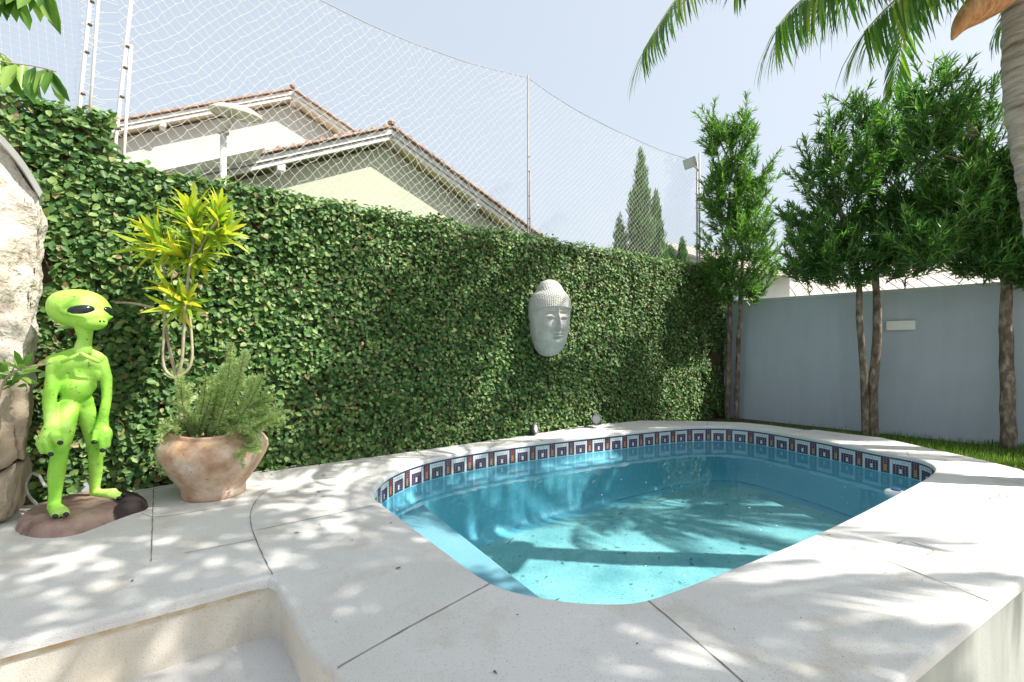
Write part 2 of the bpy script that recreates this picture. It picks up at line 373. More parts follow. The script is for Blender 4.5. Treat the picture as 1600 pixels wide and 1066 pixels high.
# ------------------------------------------------------------------ pool outline
pl = [(583,769),(592,755),(616,737),(665,719),(747,703),(860,688),(972,676),(1066,667),(1131,666),(1187,671),(1281,687),(1375,706),(1431,716),(1459,728),(1452,743),
      (1375,785),(1281,831),(1150,885),(1013,936),(965,942),(897,940),(841,931),(770,912),(691,857),(601,790),(585,777)]
P0 = [G(x, y) for x, y in pl]
P0 = catmull(P0, 8, True)
if area(P0) < 0: P0.reverse()
POOL = resample(P0, .035)
for it in range(6):                            # fair the curve
    POOL = [(POOL[i-1]+POOL[i]*2+POOL[(i+1)%len(POOL)])/4 for i in range(len(POOL))]

# outer deck outline (counter-clockwise)
nose = G(427, 898)
step_dir = (nose-G(0, 1009)); step_dir.z = 0; step_dir.normalize()
front = [nose-step_dir*2.9, nose-step_dir*.06, nose-step_dir*.015+Vector((.012,-.012,0)), G(430, 906)]
curve = catmull([G(430,906), G(455,950), G(490,1013), G(542,1065), Vector((-.22,1.14,0)), Vector((.12,1.0,0)), Vector((.5,1.08,0)), Vector((.85,1.27,0)), G(1407,1062)], 6)
right = [G(1500,986), G(1600,905), Vector((3.80,3.02,0)), Vector((3.87,3.12,0)), Vector((3.92,3.45,0)), Vector((4.05,3.85,0)), G(1600,734)]
back = [G(1530,717), G(1461,702), G(1380,684), G(1320,677), G(1272,671), G(1262,672), G(1210,665), G(1160,660), G(1100,658), G(1040,657), G(1000,657)]
hl = [HP(s, -.05) for s in np.linspace(5.0, -2.0, 30)]
OUT = front+curve[1:]+right+back+[p for p in hl if (p-G(1000,657)).dot(E1) < -.12]
OUT = [Vector((p.x, p.y, 0)) for p in OUT]
if area(OUT) < 0: OUT.reverse()
OUTR = resample(OUT, .06)
R = .018
mb = MB()
hole = offs(POOL, R); outer = offs(OUTR, -R)
mb.add(*fillpoly(outer, [hole]))
rows = []                                      # coping bullnose into the pool
for a in (0, 30, 60, 90): rows.append([Vector((p.x, p.y, -R+R*math.cos(math.radians(a)))) for p in offs(POOL, R-R*math.sin(math.radians(a)))])
rows.append(setz(POOL, -.034)); rows.append(setz(offs(POOL, .03), -.034))
strip(mb, rows)
rows = []
for a in (0, 30, 60, 90): rows.append([Vector((p.x, p.y, -R+R*math.cos(math.radians(a)))) for p in offs(OUTR, -R+R*math.sin(math.radians(a)))])
rows.append(setz(OUTR, -.045)); rows.append(setz(offs(OUTR, -.03), -.045)); strip(mb, rows)
mb.build('pool_deck', M['deck']).__setitem__('kind', 'structure')
mb = MB(); a = offs(OUTR, -.022); strip(mb, [setz(a, -.044), setz(a, -1.0)])
mb.build('deck_retaining_wall', M['riser']).__setitem__('kind', 'structure')
mb = MB()                                      # painted outer face of the raised pool, on its right
seg = [G(1407,1062)-Vector((.3,.19,0)), G(1407,1062), G(1500,986), G(1600,905), Vector((3.79,3.03,0))]
nn = Vector((.52,-.854,0))
mb.add([p+nn*-.012+Vector((0,0,-.035)) for p in seg]+[p+nn*-.012+Vector((0,0,-1.0)) for p in seg], [(i, i+1, i+6, i+5) for i in range(4)])
mb.build('pool_outer_face', M['render_white']).__setitem__('kind', 'structure')

# joints between the slabs
def ribbon(mb, pts, w=.003, z=.0022, closed=False):
    pts = resample([Vector((p.x, p.y, 0)) for p in pts], .03, closed)
    n = len(pts); L = []; Rr = []
    for i, p in enumerate(pts):
        t = (pts[min(i+1, n-1)]-pts[max(i-1, 0)]).normalized(); s = Vector((t.y, -t.x, 0))
        ww = w*(.45+.75*abs(noise.noise(p*9)+.5)); j = s*noise.noise(p*17)*.002
        L.append(p+s*ww+j+Vector((0,0,z))); Rr.append(p-s*ww+j+Vector((0,0,z)))
    mb.add(L+Rr, [(i, i+1, n+i+1, n+i) for i in range(n-1)])
mb = MB()
J = [[(434,757),(410,772),(396,790),(391,808),(394,828),(401,846),(412,872),(426,898)], [(401,829),(500,808),(586,790)], [(288,865),(401,843)],
     [(240,763),(236,878)], [(222,803),(250,808),(320,797),(391,784)], [(766,912),(640,980),(527,1044)], [(1013,939),(1090,1004),(1172,1076)],
     [(1278,836),(1400,882),(1545,940)], [(669,717),(660,711),(648,704)], [(848,690),(838,685),(800,681)], [(1420,712),(1424,706),(1500,716),(1590,733)],
     [(1104,664),(1108,657)], [(1238,677),(1262,671)], [(1486,734),(1600,757)]]
for j in J: ribbon(mb, catmull([G(*p) for p in j], 5))
ribbon(mb, [G(1402,850), G(1415,844), G(1461,860), G(1448,868)], .0035); ribbon(mb, [G(1425,857), G(1447,864)], .002)
ribbon(mb, [G(1567+8*math.cos(a), 776+4*math.sin(a)) for a in np.linspace(0, 6.0, 14)], .003)
for x, y in ((0,1021),):
    pass
mb.build('deck_joints', M['joint']).__setitem__('kind', 'structure')

# rust and dirt line under the step nosing, riser and lower tread
def steptread(d0, d1, z, name, m):
    nfr = Vector((step_dir.y, -step_dir.x, 0)); mb = MB()
    a = nose-step_dir*2.9; b = nose+step_dir*.9
    mb.prism([b+nfr*d0, a+nfr*d0, a+nfr*d1, b+nfr*d1][::-1], z-.08, z)
    mb.build(name, m, bevel=.012).__setitem__('kind', 'structure')
steptread(-.05, .42, -.27, 'step_tread', M['deck'])
nfr = Vector((step_dir.y, -step_dir.x, 0))
mb = MB(); a = nose-step_dir*2.9; b = nose+step_dir*.5
mb.prism([b+nfr*0, a+nfr*0, a+nfr*.40, b+nfr*.40][::-1], -1.0, -.351); mb.build('step_base', M['riser']).__setitem__('kind', 'structure')
mb = MB(); a = nose-step_dir*2.9-nfr*.018; b = nose-step_dir*.03-nfr*.018
mb.add([a+Vector((0,0,-.046)), b+Vector((0,0,-.046)), b+Vector((0,0,-.070)), a+Vector((0,0,-.070))], [(0,1,2,3)])
M['stain'] = noisy('rust_stain', [(.38, (.52,.38,.20)), (.6, (.64,.57,.44))], 14, .9)
mb.build('step_stain', M['stain']).__setitem__('kind', 'structure')

# ------------------------------------------------------------------ pool: mosaic band, shell, bench, water
BAND = offs(POOL, .015); tz0, tz1 = -.033, -.192; rowsn = 8
lenp = sum((BAND[i]-BAND[i-1]).length for i in range(len(BAND))); ts = (tz0-tz1)/rowsn
pat = ["NNNNNNNNNN", "WWWWWWWPRP", "WWWWWWWPRP", "WPPPPPWPRP", "WPPPPPWPOP", "WPPYPPWPOP", "WPPYPPWPOP", "WPPPPPWPPP"]
ncol = round(lenp/.025/10)*10; TP = resample(BAND, lenp/ncol); ncol = len(TP); TN = loopnormals(TP)
key = {'N':1, 'P':2, 'W':3, 'Y':3, 'R':4, 'O':5}
mb = MB(); mb.cur = 0; strip(mb, [setz(BAND, tz0+.004), setz(BAND, tz1-.004)])
for i in range(ncol):
    a, b = TP[i], TP[(i+1)%ncol]; d = b-a; nI = -TN[i]*.003
    for r in range(rowsn):
        mb.cur = key[pat[r][i%10]]; g = .09; z0 = tz0-r*ts-ts*g*(.5 if r else 1); z1 = tz0-(r+1)*ts+ts*g
        p, q = a+d*g+nI, b-d*g+nI
        mb.add([(p.x,p.y,z0),(q.x,q.y,z0),(q.x,q.y,z1),(p.x,p.y,z1)], [(0,1,2,3)])
pool = empty('swimming_pool', sum(POOL, Vector())/len(POOL), 'turquoise plunge pool sunk in the raised stone deck, edged with a mosaic tile band', 'pool')
mb.build('mosaic_band', [M[k] for k in ('grout','tile_navy','tile_plum','tile_white','tile_red','tile_orange')], pool)
def zfl(p):
    u = Vector(p).dot(E1); return -.82+.045*(u-2.2)
mb = MB(); rows = []
for off, z in ((.015,-.19), (.01,-.205), (-.005,-.27), (-.03,-.283), (-.06,-.29), (-.072,-.31)): rows.append(setz(offs(POOL, off), z))
for off, k in ((-.09,.45), (-.12,.8), (-.15,.93), (-.20,.985), (-.26,1)):
    rows.append([Vector((p.x, p.y, -.31+(zfl(p)+.31)*k)) for p in offs(POOL, off)])
strip(mb, rows)
mb.build('shell', M['shell'], pool, smooth=True)
mb = MB(); v, f = fillpoly(rows[-1]); v = [(x, y, zfl((x, y, 0))) for x, y, z in v]; mb.add(v, f); mb.build('pool_floor', M['silt'], pool)
b0, b1 = G(672,793,-.36), G(850,932,-.36); bd = (b1-b0).normalized(); bn = Vector((bd.y, -bd.x, 0))
if bn.x > 0: bn = -bn
mb = MB(); pts = [b0-bd*.35, b1+bd*.35, b1+bd*.35+bn*.5, b0-bd*.35+bn*.62]
inn = offs(POOL, -.02); poly = [p for p in inn if (p-b0).dot(bn) > 0]
# order the clipped arc and close it on the bench edge
idx = [i for i, p in enumerate(inn) if (p-b0).dot(bn) > 0]; k = next(j for j in idx if (j-1)%len(inn) not in idx); arc = []
while k%len(inn) in idx: arc.append(inn[k%len(inn)]); k += 1
mb.prism([(p.x, p.y) for p in arc], -.9, -.36)
mb.build('bench', M['bench'], pool, bevel=.015)
mb = MB(); arcl = [p for p in resample(offs(POOL, -.165), .03)]
segl = [Vector((p.x, p.y, zfl(p)+.016)) for p in arcl]
M['algae'] = noisy('algae_line', [(.4, (.06,.20,.20)), (.6, (.20,.40,.42))], 9, .8)
mb.cur = 0
for i in range(len(segl)):
    p, q = segl[i], segl[(i+1)%len(segl)]
    if (p-b0).dot(bn) > -.05: continue
    w_ = .004+.006*abs(noise.noise(p*3)); nI = (Vector((0,0,0))); c = (sum(POOL, Vector())/len(POOL)-p); c.z = 0; c.normalize()
    mb.add([p+Vector((0,0,.006)), q+Vector((0,0,.006)), q+c*w_*2.2+Vector((0,0,.002)), p+c*w_*2.2+Vector((0,0,.002))], [(0,1,2,3)])
mb.build('algae_line', M['algae'], pool)
v, f = fillpoly(offs(POOL, .013), z=-.196); mb = MB(); mb.add(v, f)
wt = mb.build('pool_water', M['water']); wt['kind'] = 'structure'
if wt.data.polygons[0].normal.z < 0: wt.data.flip_normals()

# leaf litter on the pool floor and floating crumbs
Pp = []; Dd = []; Ll = []
def rand_in_pool(off=-.25):
    lp = offs(POOL, off); xs = [p.x for p in lp]; ys = [p.y for p in lp]
    while True:
        x, y = random.uniform(min(xs), max(xs)), random.uniform(min(ys), max(ys))
        if inpoly(x, y, lp): return x, y
for i in range(210):
    x, y = rand_in_pool(); p = Vector((x, y, 0))
    if (p-b0).dot(bn) > 0: continue
    a = random.uniform(0, 2*PI); Pp.append((x, y, zfl(p)+.006)); Dd.append((math.cos(a), math.sin(a), 0)); Ll.append(random.choice((.012,.018,.025,.04,.06)))
for i in range(60):
    x, y = rand_in_pool(-.05); p = Vector((x, y, 0))
    if (p-b0).dot(bn) > .05 and inpoly(x, y, [(q.x, q.y) for q in arc]): Pp.append((x, y, -.352)); Dd.append((1, .3, 0)); Ll.append(.02)
nP = len(Pp)
tag(leaves('leaf_litter', Pp, Dd, [(0,0,1)]*nP, Ll, [.006+.12*l*random.random() for l in Ll], M['litter'], None, BLADE), 'dark leaf litter scattered over the pool floor', 'debris', kind='stuff')
Pp = []; Dd = []; Ll = []
for i in range(90):
    x, y = rand_in_pool(-.08) ; a = random.uniform(0, 6.28); Pp.append((x, y, -.1935)); Dd.append((math.cos(a), math.sin(a), 0)); Ll.append(random.uniform(.004, .012))
tag(leaves('floating_specks', Pp, Dd, [(0,0,1)]*len(Pp), Ll, Ll, M['white_plastic'], None, LEAF), 'pale specks floating on the water', 'debris', kind='stuff')
Pp = []; Dd = []; Ll = []
lo = [(p.x, p.y) for p in offs(OUTR, -.03)]; li = [(p.x, p.y) for p in offs(POOL, .03)]
while len(Pp) < 90:
    x, y = random.uniform(-3, 4), random.uniform(1.2, 7)
    if not inpoly(x, y, lo) or inpoly(x, y, li): continue
    if random.random() > .35 and (Vector((x, y, 0)).dot(N1) < HD-.35): continue
    a = random.uniform(0, 6.28); Pp.append((x, y, .004)); Dd.append((math.cos(a), math.sin(a), .08)); Ll.append(random.choice((.008,.01,.014,.02,.03)))
tag(leaves('fallen_bits', Pp, Dd, [(0,0,1)]*len(Pp), Ll, [l*.4 for l in Ll], M['litter'], None, BLADE), 'dry leaf bits dropped on the stone deck', 'debris', kind='stuff')
for k, (x0, y0, x1, y1, lab) in enumerate([(918,803,955,820,'longest dark twig on the pool floor, left of the sunlit band'), (792,850,808,836,'thin slanting twig on the pool floor near the bench'),
                                 (970,893,972,903,'short upright twig of the crossed pair on the floor'), (960,901,976,905,'short level twig of the crossed pair on the floor')]):
    zz = -.80; mb = MB(); mb.tube([G(x0, y0, zz), (G(x0, y0, zz)+G(x1, y1, zz))/2+Vector((.004,.006,.002)), G(x1, y1, zz)], [.004,.0045,.003], 6)
    tag(mb.build('twig', M['litter']), lab, 'twig', 'twigs lying on the pool floor')

# chlorine float
c = G(1399, 767, -.17); fl = empty('chlorine_float', (c.x, c.y, -.215), 'round white chlorine float on the water by the right edge', 'pool float')
mb = MB(); mb.lathe((c.x, c.y, -.215), [(.0,0),(.05,0),(.07,.012),(.074,.03),(.066,.044),(.05,.048),(.0,.05)], 32); mb.build('float_body', M['white_plastic'], fl, smooth=True)
mb = MB(); mb.lathe((c.x+.012, c.y+.008, -.166), [(.0,.012),(.030,.012),(.034,.008),(.034,0)], 24); mb.build('float_lid', M['blue_plastic'], fl, smooth=True)

# ------------------------------------------------------------------ ground
mb = MB(); mb.box((0, 60, -1.15), (400, 400, .1)); mb.build('ground', M['land'])['kind'] = 'structure'
mb = MB(); mb.box((0, 0, -1.03), (24, 9, .1)); mb.build('patio', M['paving'])['kind'] = 'structure'
lawn = [HP(-3, .3), Vector((-6,1,0)), Vector((-4.5,1,0)), HP(-1.9,-.1), HP(4.6,-.25), G(1160,664), G(1262,676), G(1380,690), G(1461,708), Vector((3.9,3.8,0)), Vector((4.05,3.3,0)), Vector((12,7.5,0)), WP(12,.1), WP(-.2,.1), HP(9,.3)]
lawn = [Vector((p.x, p.y, 0)) for p in lawn]
if area(lawn) < 0: lawn.reverse()
mb = MB(); v, f = fillpoly(lawn, z=-.17); mb.add(v, f); n_ = len(lawn)
mb.add([(p.x,p.y,-.17) for p in lawn]+[(p.x,p.y,-1.1) for p in lawn], [(i, (i+1)%n_, n_+(i+1)%n_, n_+i) for i in range(n_)])
mb.build('lawn', M['lawn'])['kind'] = 'structure'
Pg = []; lim = [(p.x, p.y) for p in offs(OUTR, .02)]
gp = [G(1300,684,-.17), G(1362,690,-.17), WP(3.2,-.02), WP(12,-.02), Vector((12,7.4,0)), Vector((4.5,3.7,0))]
while len(Pg) < 16000:
    x, y = random.uniform(3.0, 9.5), random.uniform(3.4, 7.2); p = Vector((x, y, 0))
    if (p-W0).dot(N2) > -.01 or inpoly(x, y, lim): continue
    if y > 6.5 and random.random() < .8: continue
    if random.random() < max(0, min(.93, ((p-W0).dot(N2)+.75)*1.3)) and x < 5.6: continue
    Pg.append((x, y, -.17))
n = len(Pg); a = rng.uniform(0, 6.28, n); t = rng.uniform(.1, .9, n)
Dg = np.stack([np.cos(a)*t, np.sin(a)*t, np.ones(n)], 1)
tag(leaves('grass', Pg, Dg, np.stack([np.cos(a), np.sin(a), np.zeros(n)], 1), rng.uniform(.03, .10, n), rng.uniform(.005, .009, n), M['grass'], None, LONG), 'green grass growing along the foot of the grey wall', 'grass', kind='stuff')

# ------------------------------------------------------------------ garden walls
gw = empty('grey_garden_wall', WP(3, 0, -.17), 'plain grey painted garden wall closing the far right side', 'wall')
mb = MB(); mb.slab([WP(-.25,0,-.9), WP(11,0,-.9), WP(11,0,1.72), WP(-.25,0,1.72)], N2*.16); mb.build('wall_body', M['wall_grey'], gw)
mb = MB(); mb.slab([WP(-.25,-.015,1.72), WP(11,-.015,1.72), WP(11,-.015,1.765), WP(-.25,-.015,1.765)], N2*.19); mb.build('wall_cap', M['cap'], gw, bevel=.006)
bk = empty('hedge_wall', HP(3, .05, -.17), 'long boundary wall smothered in dark green creeping fig', 'hedge wall')
mb = MB(); mb.slab([HP(-2.2,.04,-.9), HP(8.0,.04,-.9), HP(8.0,.04,2.22), HP(-.22,.04,2.22), HP(-.22,.04,2.52), HP(-2.2,.04,2.52)], N1*.16)
mb.build('masonry', M['hedge_back'], bk)
def bulge(s, z):
    return .045*noise.noise(Vector((s*1.1, z*1.1, 3)))+.03*noise.noise(Vector((s*4, z*4, 9)))+.012*noise.noise(Vector((s*11, z*11, 5)))
nl = 66000; P = np.zeros((nl,3)); Dr = np.zeros((nl,3)); Nn = np.zeros((nl,3)); Ls = np.zeros(nl); i = 0
eN = np.array(N1); eE = np.array(E1); UP = np.array((0,0,1.))
while i < nl:
    s = -.80+random.random()**1.12*8.45; topz = (2.56 if s < -.2 else 2.25)+.05*noise.noise(Vector((s*2.3, 0, 1)))+.03*noise.noise(Vector((s*9, 0, 1)))
    z = random.uniform(-.17, topz)
    if s < -.5 and z < 2.0 and noise.noise(Vector((s*4, z*3, 2))) > .22: continue
    if s > 6.9 and z < 1.0 and noise.noise(Vector((s*5, z*3, 8))) > .15: continue
    d = bulge(s, z)+random.random()**2*.055
    top = random.random() < .07
    if top: z = topz+random.uniform(-.02,.05); off = random.uniform(-.06, .2)
    else: off = -d-.01
    P[i] = np.array(HP(s, off, z))
    if top: Nn[i] = UP+eN*random.gauss(-.5,.5)+eE*random.gauss(0,.5)
    else: Nn[i] = -eN+UP*random.gauss(.5,.5)+eE*random.gauss(0,.55)
    Dr[i] = eE*random.gauss(0,1)+UP*random.gauss(-.45,.75)-eN*random.uniform(0,.5)
    Ls[i] = random.uniform(.028, .055)*(1.22 if s < .3 else 1.22-.26*min(1,(s-.3)/1.5)); i += 1
Nn = nrm(Nn); Dr = nrm(Dr-Nn*(Dr*Nn).sum(1, keepdims=True)*.8)
leaves('foliage', P, Dr, Nn, Ls, Ls*rng.uniform(.62,.85,nl), M['fig'], bk)
mb = MB()
for k in range(900):
    s = random.uniform(-.75, 7.5); z = random.uniform(0, 2.2); d = bulge(s, z)+.035; p = HP(s, -d, z)
    q = p+E1*random.uniform(-.09,.09)+Vector((0,0,random.uniform(.02,.12)))-N1*random.uniform(-.01,.03)
    mb.tube([p, (p+q)/2+Vector((random.uniform(-.01,.01),0,.01)), q], [.0028,.0025,.0015], 4, False)
mb.build('twigs', M['twig'], bk)

ow = empty('old_wall_end', HP(-1.3, .12, 0), 'mossy brown concrete wall end above the hedge at far left', 'wall')
mb = MB(); mb.slab([HP(-3,.0,-.8), HP(-.66,.0,-.8), HP(-.66,.0,2.48), HP(-.70,.0,2.56), HP(-3,.0,2.6)], N1*-.035); mb.build('wall_body', M['old_wall'], ow)

# ------------------------------------------------------------------ stone pillar at the left edge
pr = empty('stone_pillar', G(-40, 815), 'rough whitewashed stone pillar with brown flagstones at its foot, left edge', 'pillar')
def rock(mb, pts, depth, seed, amp=.02, sub=3):
    """irregular stone: polygon (world points facing the camera) swollen backwards"""
    bm = bmesh.new(); n = len(pts); d = Vector(depth)
    vs = [bm.verts.new(p) for p in pts]+[bm.verts.new(Vector(p)+d) for p in pts]
    bm.faces.new(vs[:n]); bm.faces.new(vs[n:][::-1])
    for i in range(n): bm.faces.new((vs[i], vs[n+i], vs[n+(i+1)%n], vs[(i+1)%n]))
    bmesh.ops.triangulate(bm, faces=bm.faces[:])
    for k in range(sub): bmesh.ops.subdivide_edges(bm, edges=[e for e in bm.edges if e.calc_length() > .045], cuts=1, use_grid_fill=True, smooth=.12 if k == 0 else 0)
    bmesh.ops.recalc_face_normals(bm, faces=bm.faces)
    bm.normal_update()
    for v in bm.verts:
        q = v.co*7+Vector((seed, 0, 0)); v.co += v.normal*amp*(noise.noise(q)+.5*noise.noise(q*2.7)+.25*noise.noise(q*6))
    bmesh.ops.triangulate(bm, faces=bm.faces[:]); bm.verts.index_update()
    mb.add([v.co for v in bm.verts], [tuple(v.index for v in f.verts) for f in bm.faces]); bm.free()
Yp = 2.78
def PD(x, y, d=0.0): return D(x, y, 2.78+(x-30)*.0022+d)
up_ = [PD(-190,150), PD(-60,150), PD(0,222), PD(30,262), PD(53,305), PD(60,350), PD(55,420), PD(48,500), PD(44,600), PD(-20,610), PD(-190,600)]
mb = MB(); rock(mb, up_[::-1], (-.42,.42,0), 3, .03, 5); mb.build('rough_render', M['stone_white'], pr, smooth=True)
stones = [[(-60,590),(8,588),(22,650),(25,715),(-10,740),(-60,735)], [(12,600),(40,590),(42,650),(36,700),(38,720),(28,716),(24,660)], [(-60,742),(-5,742),(26,722),(24,770),(8,812),(-60,830)], [(26,724),(38,722),(33,760),(24,800),(10,812),(22,772)]]
for k, st in enumerate(stones):
    mb = MB(); rock(mb, [PD(x, y, -.02+.015*k) for x, y in st][::-1], (-.36,.38,0), 20+k*5, .022, 4); mb.build('flagstone', M['stone_brown'], pr, smooth=True)
mb = MB(); bp = catmull([PD(-60,165,-.04), PD(0,222,-.04), PD(34,262,-.04), PD(62,308,-.04)], 6)
q = [p+Vector((.018,0,.028)) for p in bp]; nb = len(bp)
mb.add([*bp, *q, *[p+Vector((-.40,.40,0)) for p in bp], *[p+Vector((-.40,.40,0)) for p in q]],
       [(i, i+1, nb+i+1, nb+i) for i in range(nb-1)]+[(nb+i, nb+i+1, 3*nb+i+1, 3*nb+i) for i in range(nb-1)]+[(i, i+1, 2*nb+i+1, 2*nb+i) for i in range(nb-1)]+[(nb-1, 2*nb-1, 4*nb-1, 3*nb-1)])
mb.build('grey_capping', M['band'], pr)

# ------------------------------------------------------------------ alien statue
st = empty('alien_statue', G(128, 812), 'bright green alien statue with big dark eyes standing on a brown stone base', 'statue')
YA = 2.88; pxm = YA/F
def A(x, y, Y=YA): return D(x, y, Y)
mb = MB()
cdir = Vector((.663,-.749,0)); rdir = Vector((.749,.663,0)); th = math.radians(36)
Fw = cdir*math.cos(th)+rdir*math.sin(th); Lw = Vector((-Fw.y, Fw.x, 0)); UPv = Vector((0,0,1))
hc = A(126, 485)
def hd(f, l, u): return hc+(Fw*f+Lw*l+UPv*u)*pxm*.92
# tilt of the skull: back raised a little
ax = (Fw, Lw, UPv)
mb.ell(hd(-4,0,3), (41*pxm, 37*pxm, 30*pxm), ax, 32, 20)
mb.ell(hd(-16,0,8), (29*pxm, 33*pxm, 25*pxm), ax, 32, 20)
mb.ell(hd(16,0,-10), (27*pxm, 27*pxm, 18*pxm), ax, 24, 14)
mb.ell(hd(28,0,-21), (17*pxm, 17*pxm, 12*pxm), ax, 20, 12)        # muzzle
mb.ell(hd(38,0,-20), (7*pxm, 8*pxm, 5*pxm), ax, 12, 8)
mb.ell(hd(35,0,-27), (8*pxm, 10*pxm, 4*pxm), ax, 12, 8)
for s_ in (-1, 1):                                                # brows, eye rims, cheeks
    mb.tube(catmull([hd(31,6*s_,1), hd(30,18*s_,7), hd(20,31*s_,6), hd(10,38*s_,0)], 4), 4.2*pxm, 10)
    mb.tube(catmull([hd(36,7*s_,-6), hd(33,20*s_,-10), hd(22,32*s_,-8), hd(10,38*s_,-2)], 4), 4.0*pxm, 10)
mb.tube([hd(6,0,-18), A(133,528), A(128,552)], [14*pxm, 9*pxm, 12*pxm], 16)
def C(x0,y0,Y0,r0,x1,y1,Y1,r1): mb.cap(A(x0,y0,Y0), r0*pxm*.80, A(x1,y1,Y1), r1*pxm*.80)
C(128,548,2.9,11, 100,562,2.86,16); C(128,548,2.9,11, 150,560,2.95,14)
C(100,568,2.86,21, 146,568,2.96,20); C(104,582,2.87,21, 140,584,2.95,20); C(108,600,2.88,21,132,602,2.94,20)
mb.ell(A(120,606,2.89), (23*pxm, 19*pxm, 23*pxm)); C(110,626,2.88,17,130,627,2.93,17)
C(108,634,2.86,17, 101,672,2.80,16); C(101,672,2.80,16, 94,705,2.77,13); C(94,705,2.77,13, 88,740,2.75,13); C(88,740,2.75,13, 86,775,2.745,9.5)
C(86,775,2.745,9.5, 84,792,2.74,10); C(84,790,2.74,10, 86,801,2.67,8); C(84,790,2.74,9, 101,800,2.67,7.5)
C(86,803,2.66,6.5, 87,806,2.63,6); C(101,801,2.66,6.5, 103,803,2.63,6)
C(132,634,2.94,16, 143,672,2.97,15); C(143,672,2.97,15, 149,700,2.99,12.5); C(149,700,2.99,12.5, 150,735,3.01,11.5); C(150,735,3.01,11.5, 148,760,3.03,9)
C(148,760,3.03,9, 148,772,3.04,8.5); C(148,770,3.04,8, 172,774,3.0,7); C(150,771,3.04,8, 178,768,3.03,6.5)
C(172,775,3.0,6.5, 184,779,2.97,5); C(178,770,3.03,6, 191,774,3.0,4.5)
C(87,564,2.84,14, 83,590,2.81,11.5); C(83,590,2.81,11.5, 77,625,2.79,10.5); C(77,625,2.79,10.5, 80,662,2.76,10)
C(80,662,2.76,10, 78,682,2.74,16); mb.ell(A(76,690,2.735), (16*pxm, 12*pxm, 19*pxm))
C(86,680,2.71,9, 94,693,2.69,6); C(76,692,2.71,9, 79,708,2.69,6); C(66,690,2.72,8, 67,703,2.71,5.5)
C(157,563,2.98,12, 166,590,2.99,10); C(166,590,2.99,10, 167,622,2.99,8.5); C(167,622,2.99,8.5, 161,655,2.96,8.5)
C(161,655,2.96,9, 158,675,2.94,14); mb.ell(A(160,680,2.93), (14.5*pxm, 11*pxm, 17*pxm))
C(152,677,2.91,8, 147,690,2.89,5.5); C(160,686,2.91,8, 160,702,2.89,5.5); C(168,684,2.92,7, 168,697,2.91,5)
# ribs and collar relief
for s_ in (-1, 1):
    mb.tube(catmull([A(126,552,2.82), A(126+s_*16,560,2.81+.02*s_), A(126+s_*30,566,2.83+.04*s_)], 4), 3.4*pxm, 8)
body = mb.build('body', M['alien'], st, smooth=True)
rm = body.modifiers.new('remesh', 'REMESH'); rm.mode = 'VOXEL'; rm.voxel_size = .0058; rm.use_smooth_shade = True
sm = body.modifiers.new('smooth', 'SMOOTH'); sm.factor = .6; sm.iterations = 5
for s_, in ((-1,), (1,)):
    mb = MB(); base = hd(29.5, 21*s_, -2)
    out = (Fw*.80+Lw*.60*s_).normalized(); side = out.cross(UPv).normalized()
    sd = (side*math.cos(.20*s_)+UPv*math.sin(.20*s_)); up2 = out.cross(sd).normalized()
    mb.ell(base, (16.5*pxm, 7.5*pxm, 8.4*pxm), (sd, out, up2), 28, 16); mb.build('eye', M['black'], st, smooth=True)
for x, y, Y in ((94,692,2.666), (79,710,2.666), (147,691,2.868), (160,704,2.868), (86,807,2.602), (103,804,2.602), (186,779,2.95), (193,773,2.985)):
    mb = MB(); mb.ell(A(x, y, Y), (4*pxm, 3*pxm, 3.4*pxm)); mb.build('claw', M['black'], st, smooth=True)
mb = MB()
for s_ in (-1,1): mb.ell(hd(45.5, 3*s_, -19), (1.6*pxm,)*3)
mb.build('nostrils', M['black'], st, smooth=True)
# base
bl = catmull([G(24,828), G(42,838), G(75,841), G(118,836), G(160,821), G(200,806), G(227,797), G(231,789), G(215,779), G(180,774), G(120,782), G(70,796), G(36,812)], 5, True)
if area(bl) < 0: bl.reverse()
cc = sum(bl, Vector())/len(bl); mb = MB(); rows = [setz(bl, 0)]
for k, z in ((.97,.03), (.92,.05), (.84,.062), (.7,.070), (.45,.074), (.2,.075)):
    rows.append([Vector((cc.x+(p.x-cc.x)*k, cc.y+(p.y-cc.y)*k, z+.006*noise.noise(p*9))) for p in bl])
strip(mb, rows); v = rows[-1]; mb.add(v, [tuple(range(len(v)))])
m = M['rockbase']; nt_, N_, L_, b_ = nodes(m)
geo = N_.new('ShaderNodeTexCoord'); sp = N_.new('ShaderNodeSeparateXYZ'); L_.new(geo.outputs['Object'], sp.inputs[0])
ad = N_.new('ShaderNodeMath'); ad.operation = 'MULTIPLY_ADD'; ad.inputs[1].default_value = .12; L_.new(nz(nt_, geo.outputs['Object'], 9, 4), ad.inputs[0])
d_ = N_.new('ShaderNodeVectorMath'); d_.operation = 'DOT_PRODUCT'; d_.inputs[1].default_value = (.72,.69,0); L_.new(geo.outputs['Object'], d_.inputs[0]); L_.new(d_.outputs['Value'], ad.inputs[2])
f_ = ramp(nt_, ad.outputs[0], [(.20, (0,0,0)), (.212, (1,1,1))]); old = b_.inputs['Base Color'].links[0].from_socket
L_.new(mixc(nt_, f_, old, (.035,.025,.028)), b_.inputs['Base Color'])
mb.build('stone_base', m, st, smooth=True)

